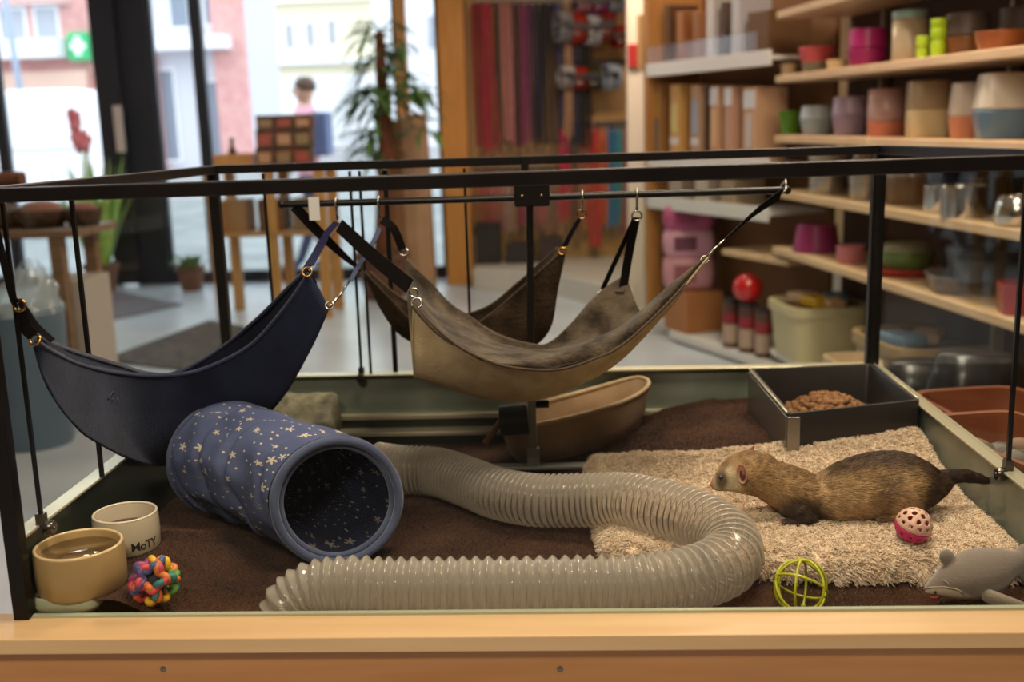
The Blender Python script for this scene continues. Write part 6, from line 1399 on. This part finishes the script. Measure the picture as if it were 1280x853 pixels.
# ------------------------------------------------------------------ ferret
def ferret():
    FY = .275
    def S(px, py, dy=0.): return np.array(at(px, py, FY+dy))
    k = spx(S(1050, 620))
    t = thing('ferret', 'brown sable ferret lying on the cream fleece facing left', 'ferret', tuple(S(1050, 660)))
    b = MB()
    sp = [(889, 607, 4.5, .9, 0), (893, 606, 8, .92, 0), (900, 603, 13, .92, 0), (910, 597.5, 19.5, .92, 0), (922, 593, 25, .92, 0), (936, 591, 28, .92, 0), (951, 594, 28.5, .9, 0), (966, 603, 28, .9, 0), (984, 612, 31, .95, 0), (1004, 620, 32, 1., 0), (1022, 623, 30, 1., 0),
          (1045, 618, 36, 1., 0), (1070, 612, 40, 1., 0), (1095, 608, 42, 1., 0), (1118, 606, 41, 1., 0), (1140, 605, 36, .98, .0), (1160, 606, 27, .95, .002), (1173, 604, 18, .9, .004), (1186, 598, 10, .9, .008), (1200, 595, 8, .9, .014), (1216, 597, 6.5, .9, .022), (1234, 601, 4, .9, .03), (1246, 604, 1.8, .9, .034), (1252, 606, .9, .9, .036)]
    P = np.array([np.r_[S(px, py, dy), r_*k, w_] for px, py, r_, w_, dy in sp]); P = spline(P, 90)
    T = np.gradient(P[:, :3], axis=0); T[:, 2] *= np.interp(P[:, 0], [S(905, 600)[0], S(940, 600)[0], S(1150, 600)[0], S(1190, 600)[0]], [1, .35, .35, 1]); T /= np.linalg.norm(T, axis=1)[:, None]; rg = []
    for p, tt in zip(P, T):
        side = np.array((0, 1., 0)); side = side-tt*np.dot(side, tt); side /= np.linalg.norm(side); upv = np.cross(tt, side); upv /= np.linalg.norm(upv); r_ = max(p[3], .0008)
        rg.append([tuple(p[:3]+side*r_*p[4]*math.cos(a)+upv*r_*math.sin(a)) for a in np.linspace(0, 2*PI, 28, endpoint=False)])
    b.loft(rg, caps=True)
    # shoulders, haunches, legs and paws
    b.sphere(S(1000, 630, -.016), 24*k, 18, 12, (1.15, .8, .95)); b.sphere(S(996, 628, .02), 22*k, 18, 12, (1.1, .8, .95))
    b.sphere(S(1132, 614, -.020), 27*k, 18, 12, (1.05, .7, 1.1)); b.sphere(S(1136, 612, .022), 26*k, 18, 12, (1.05, .7, 1.1))
    b.tube([S(1000, 634, -.026), S(1012, 648, -.032), S(992, 655, -.034), S(976, 656, -.034)], [14*k, 10*k, 7*k, 6*k], 14)
    b.tube([S(984, 620, .024), S(974, 634, .03), S(958, 641, .034), S(944, 642, .034)], [14*k, 10*k, 8*k, 6.5*k], 14)
    b.tube([S(1135, 622, -.028), S(1150, 640, -.034), S(1128, 646, -.036), S(1108, 648, -.036)], [16*k, 8.5*k, 6.5*k, 5.5*k], 14)
    for (px, py, dy) in ((974, 656.5, -.034), (943, 642, .034), (1106, 648.5, -.036)):
        for f in range(4):
            o_ = (f-1.5)*.0036; b.tube([S(px+2, py, dy+o_), S(px-5-(1.5-abs(f-1.5))*1.5, py+.8, dy+o_*1.25), S(px-9-(1.5-abs(f-1.5))*1.5, py+2.4, dy+o_*1.3)], [3.4*k, 3.1*k, 2.2*k], 8)
    # brow and cheek
    b.sphere(S(906, 590, 0), 9*k, 12, 8, (1.2, 1.2, .7)); b.sphere(S(918, 604, -.012), 13*k, 12, 8, (1.2, .7, .8)); b.sphere(S(918, 604, .012), 13*k, 12, 8, (1.2, .7, .8)); b.sphere(S(899, 609, 0), 7*k, 12, 8, (1.2, 1.1, .7))
    V, Fq = fuse(b, .0017, 10)
    def uv_(v):
        d = v-CAM; z = d@_fw; return 640+F_PX*(d@_rt)/z, 426.5-F_PX*(d@_up)/z
    cream, tan, gold, brown, dark, choc, pink = [np.array(rgb(*c)[:3]) for c in ((222, 200, 164), (214, 180, 134), (184, 148, 102), (130, 100, 68), (78, 60, 48), (56, 40, 30), (200, 142, 124))]
    ss = lambda a, b_, x: np.clip((x-a)/(b_-a), 0, 1)**2*(3-2*np.clip((x-a)/(b_-a), 0, 1))
    def colour(U, W_):
        def mixc(c, d, f): return c*(1-f)[:, None]+d*f[:, None]
        c = np.tile(gold, (len(U), 1))
        top = np.interp(U, [900, 925, 950, 975, 1000, 1014, 1045, 1085, 1116, 1150, 1175, 1190], [580, 563, 560, 572, 586, 589, 576, 564, 563, 571, 584, 600])
        bot = np.interp(U, [900, 925, 945, 965, 985, 1044, 1090, 1150, 1180], [615, 618, 622, 640, 656, 658, 655, 645, 625]); h_ = (W_-top)/(bot-top)
        c = mixc(c, brown, .75*ss(.55, .0, h_)); c = mixc(c, dark, .92*ss(.42, .06, h_)*ss(1010, 1050, U))          # darker along the spine
        c = mixc(c, tan, .95*ss(28, 8, np.hypot((U-1128)*.9, (W_-618)*.75)))                                      # light haunch
        c = mixc(c, tan, .6*ss(40, 10, np.hypot((U-1062)*.6, W_-626)))
        c = mixc(c, dark, .75*ss(20, 6, np.abs(U-1106+ (W_-610)*.25))*ss(585, 600, W_)*.55)                        # shade of the fold before the haunch, put into the coat colour
        c = mixc(c, choc, .92*ss(40, 20, np.hypot((U-1000)*.85, (W_-648)*1.15)))                                   # dark shoulder and foreleg
        c = mixc(c, choc, .85*ss(640, 652, W_)*ss(1030, 1000, U)); c = mixc(c, choc, .8*ss(632, 640, W_)*ss(975, 960, U))
        c = mixc(c, choc, .85*ss(1148, 1166, U+.25*(W_-600))); c = mixc(c, dark, .5*ss(1185, 1200, U))
        face = ss(926, 914, U+.35*(590-W_)); c = mixc(c, cream, face*ss(578, 590, W_))
        c = mixc(c, cream, .7*ss(612, 620, W_)*ss(938, 926, U)); c = mixc(c, dark, .85*ss(11, 4, np.hypot((U-902)*1., (W_-600)*.65)))    # mask
        c = mixc(c, brown, .7*ss(10, 4, np.abs(W_-(607-1.55*(U-890)))+.0*U)*ss(892, 898, U)*ss(916, 908, U)); c = mixc(c, pink, ss(894, 890, U))
        return c
    UV = np.array([uv_(v) for v in V]); cv = colour(UV[:, 0], UV[:, 1])
    paw = np.zeros(len(V))
    for (px, py, dy) in ((968, 658, -.034), (936, 644, .034)):
        paw = np.maximum(paw, ss(9, 5, np.hypot(UV[:, 0]-px, UV[:, 1]-py)))
    cv = cv*(1-paw)[:, None]+np.array(rgb(176, 122, 100)[:3])*paw[:, None]
    bb = MB(); bb.v = [tuple(v) for v in V]; bb.f = Fq; bb.cols = [tuple(c)+(1,) for c in cv*.8]
    bb.build('body', M('ferret_skin', (1, 1, 1, 1), .8, vcol='col'), t, True)
    # fur
    n = 62000; Pn, Nn = scatter(V, Fq, n); cen = np.array([np.interp(Pn[:, 0], P[:, 0], P[:, i]) for i in range(3)]).T
    sgn = np.sign(((Pn-cen)*Nn).sum(1)); Nn = Nn*np.where(np.abs(sgn) > 0, 1, 1)[:, None]
    U = np.array([uv_(p) for p in Pn]); tl = np.stack([np.interp(Pn[:, 0], P[:, 0], T[:, i]) for i in range(3)], 1)
    low = ss(638, 655, U[:, 1]); flow = tl+np.c_[np.zeros(n), np.zeros(n), -.45*ss(600, 640, U[:, 1])]; flow = flow-Nn*(flow*Nn).sum(1)[:, None]
    flow /= np.linalg.norm(flow, axis=1)[:, None]+1e-6
    le = np.interp(U[:, 0], [890, 900, 918, 935, 975, 1050, 1150, 1180, 1200, 1250], [.0005, .0014, .0028, .005, .0075, .009, .0095, .010, .010, .008])*RNG.uniform(.7, 1.2, n)
    pw = np.zeros(n)
    for (px, py) in ((968, 658), (936, 644)): pw = np.maximum(pw, ss(12, 6, np.hypot(U[:, 0]-px, U[:, 1]-py)))
    le *= 1-.85*pw; le = le*np.where(np.hypot(U[:, 0]-901, U[:, 1]-597) < 3.2, .1, 1)
    lift = np.interp(U[:, 0], [890, 930, 1000, 1180, 1225, 1250], [.15, .2, .25, .34, .2, .08]); clump = np.array([[mnoise.noise(Vector((p[0]*90, p[1]*90, p[2]*90+j*7))) for j in range(3)] for p in Pn])
    d = flow+Nn*lift[:, None]+clump*.30+RNG.normal(0, .06, (n, 3)); d /= np.linalg.norm(d, axis=1)[:, None]
    kk = 4; s_ = np.linspace(0, 1, kk); pts = Pn[:, None, :]+d[:, None, :]*(s_[None, :, None]*le[:, None, None])-Nn[:, None, :]*(s_**2)[None, :, None]*le[:, None, None]*.16
    cf = colour(U[:, 0], U[:, 1]); guard = RNG.random(n) < np.where(U[:, 0] > 930, .22, .05); cf = cf*RNG.uniform(.82, 1.18, n)[:, None]*(1+.3*clump[:, 0])[:, None]; cf[guard] *= .42; cf = cf*(1-pw)[:, None]+np.array(rgb(186, 134, 112)[:3])*pw[:, None]
    hairs('fur', pts, M('ferret_fur', (1, 1, 1, 1), .6, vcol='col', spec=.35), t, .00034, np.c_[np.clip(cf, 0, 1), np.ones(n)])
    def onbody(px, py, off=.0):
        r_ = ray(px, py); r_ /= np.linalg.norm(r_); D = V-CAM; sd = D@r_; dd = np.linalg.norm(D-np.outer(sd, r_), axis=1); i = np.argmin(sd+1000*(dd > .003)); return CAM+r_*(sd[i]-off)
    e = onbody(901, 597); eye = M('ferret_eye', rgb(18, 12, 10), .05, coat=1.)
    MB().sphere(e, .0036, 16, 12).build('eye', eye, t, True); MB().sphere((e[0], 2*FY-e[1], e[2]), .0036, 16, 12).build('eye', eye, t, True)
    nz = S(890, 606); b = MB(); b.sphere(nz, .0042, 14, 10, (.8, 1.2, .85)); b.build('nose', M('ferret_nose', rgb(176, 112, 100), .3), t, True)
    for s1 in (-1, 1): MB().sphere(nz+np.array((-.0028, s1*.0022, -.0004)), .0011, 8, 6).build('nostril', M('nostril', rgb(60, 30, 28), .5), t, True)
    MB().tube([onbody(892, 611, .0003), onbody(897, 613.5, .0003), onbody(903, 613.5, .0003)], .0006, 6).build('mouth', M('mouth_line', rgb(110, 72, 60), .7), t, True)
    ear = M('ferret_ear', rgb(206, 156, 130), .6, col2=rgb(186, 132, 108), nscale=60, sss=.2); inner = M('ferret_ear_inner', rgb(170, 120, 100), .8)
    def mk_ear(base, out, upv, size):
        out = np.array(out)/np.linalg.norm(out); upv = np.array(upv, float); upv -= out*np.dot(out, upv); upv /= np.linalg.norm(upv); fw_ = np.cross(upv, out); rg = []
        for r_, dpt in ((.25, -.10), (.6, -.02), (.85, .10), (1., .20), (1.02, .27), (.95, .265), (.82, .15), (.5, .07), (.18, .03)):
            rg.append([tuple(np.array(base)+size*(fw_*r_*.60*math.cos(a)+upv*(r_*.95*math.sin(a)+.12)+out*(dpt+.10*math.sin(a)))) for a in np.linspace(0, 2*PI, 24, endpoint=False)])
        b = MB(); b.loft(rg, caps=True); o = b.build('ear', ear, t, True)
        b = MB(); b.loft([[tuple(np.array(base)+size*(fw_*r_*.36*math.cos(a)+upv*(r_*.62*math.sin(a)+.06)+out*(.085+.05*(r_)))) for a in np.linspace(0, 2*PI, 18, endpoint=False)] for r_ in (.9, .5, .1)], caps=True); b.build('ear_inside', inner, o, True)
    eb = onbody(929, 591); mk_ear(eb+np.array((0, -.002, -.003)), (-.72, -.68, .12), (-.12, 0, 1), .0160)
    mk_ear(S(938, 566, .016), (-.45, .6, .5), (.2, .3, 1), .0115)
ferret()
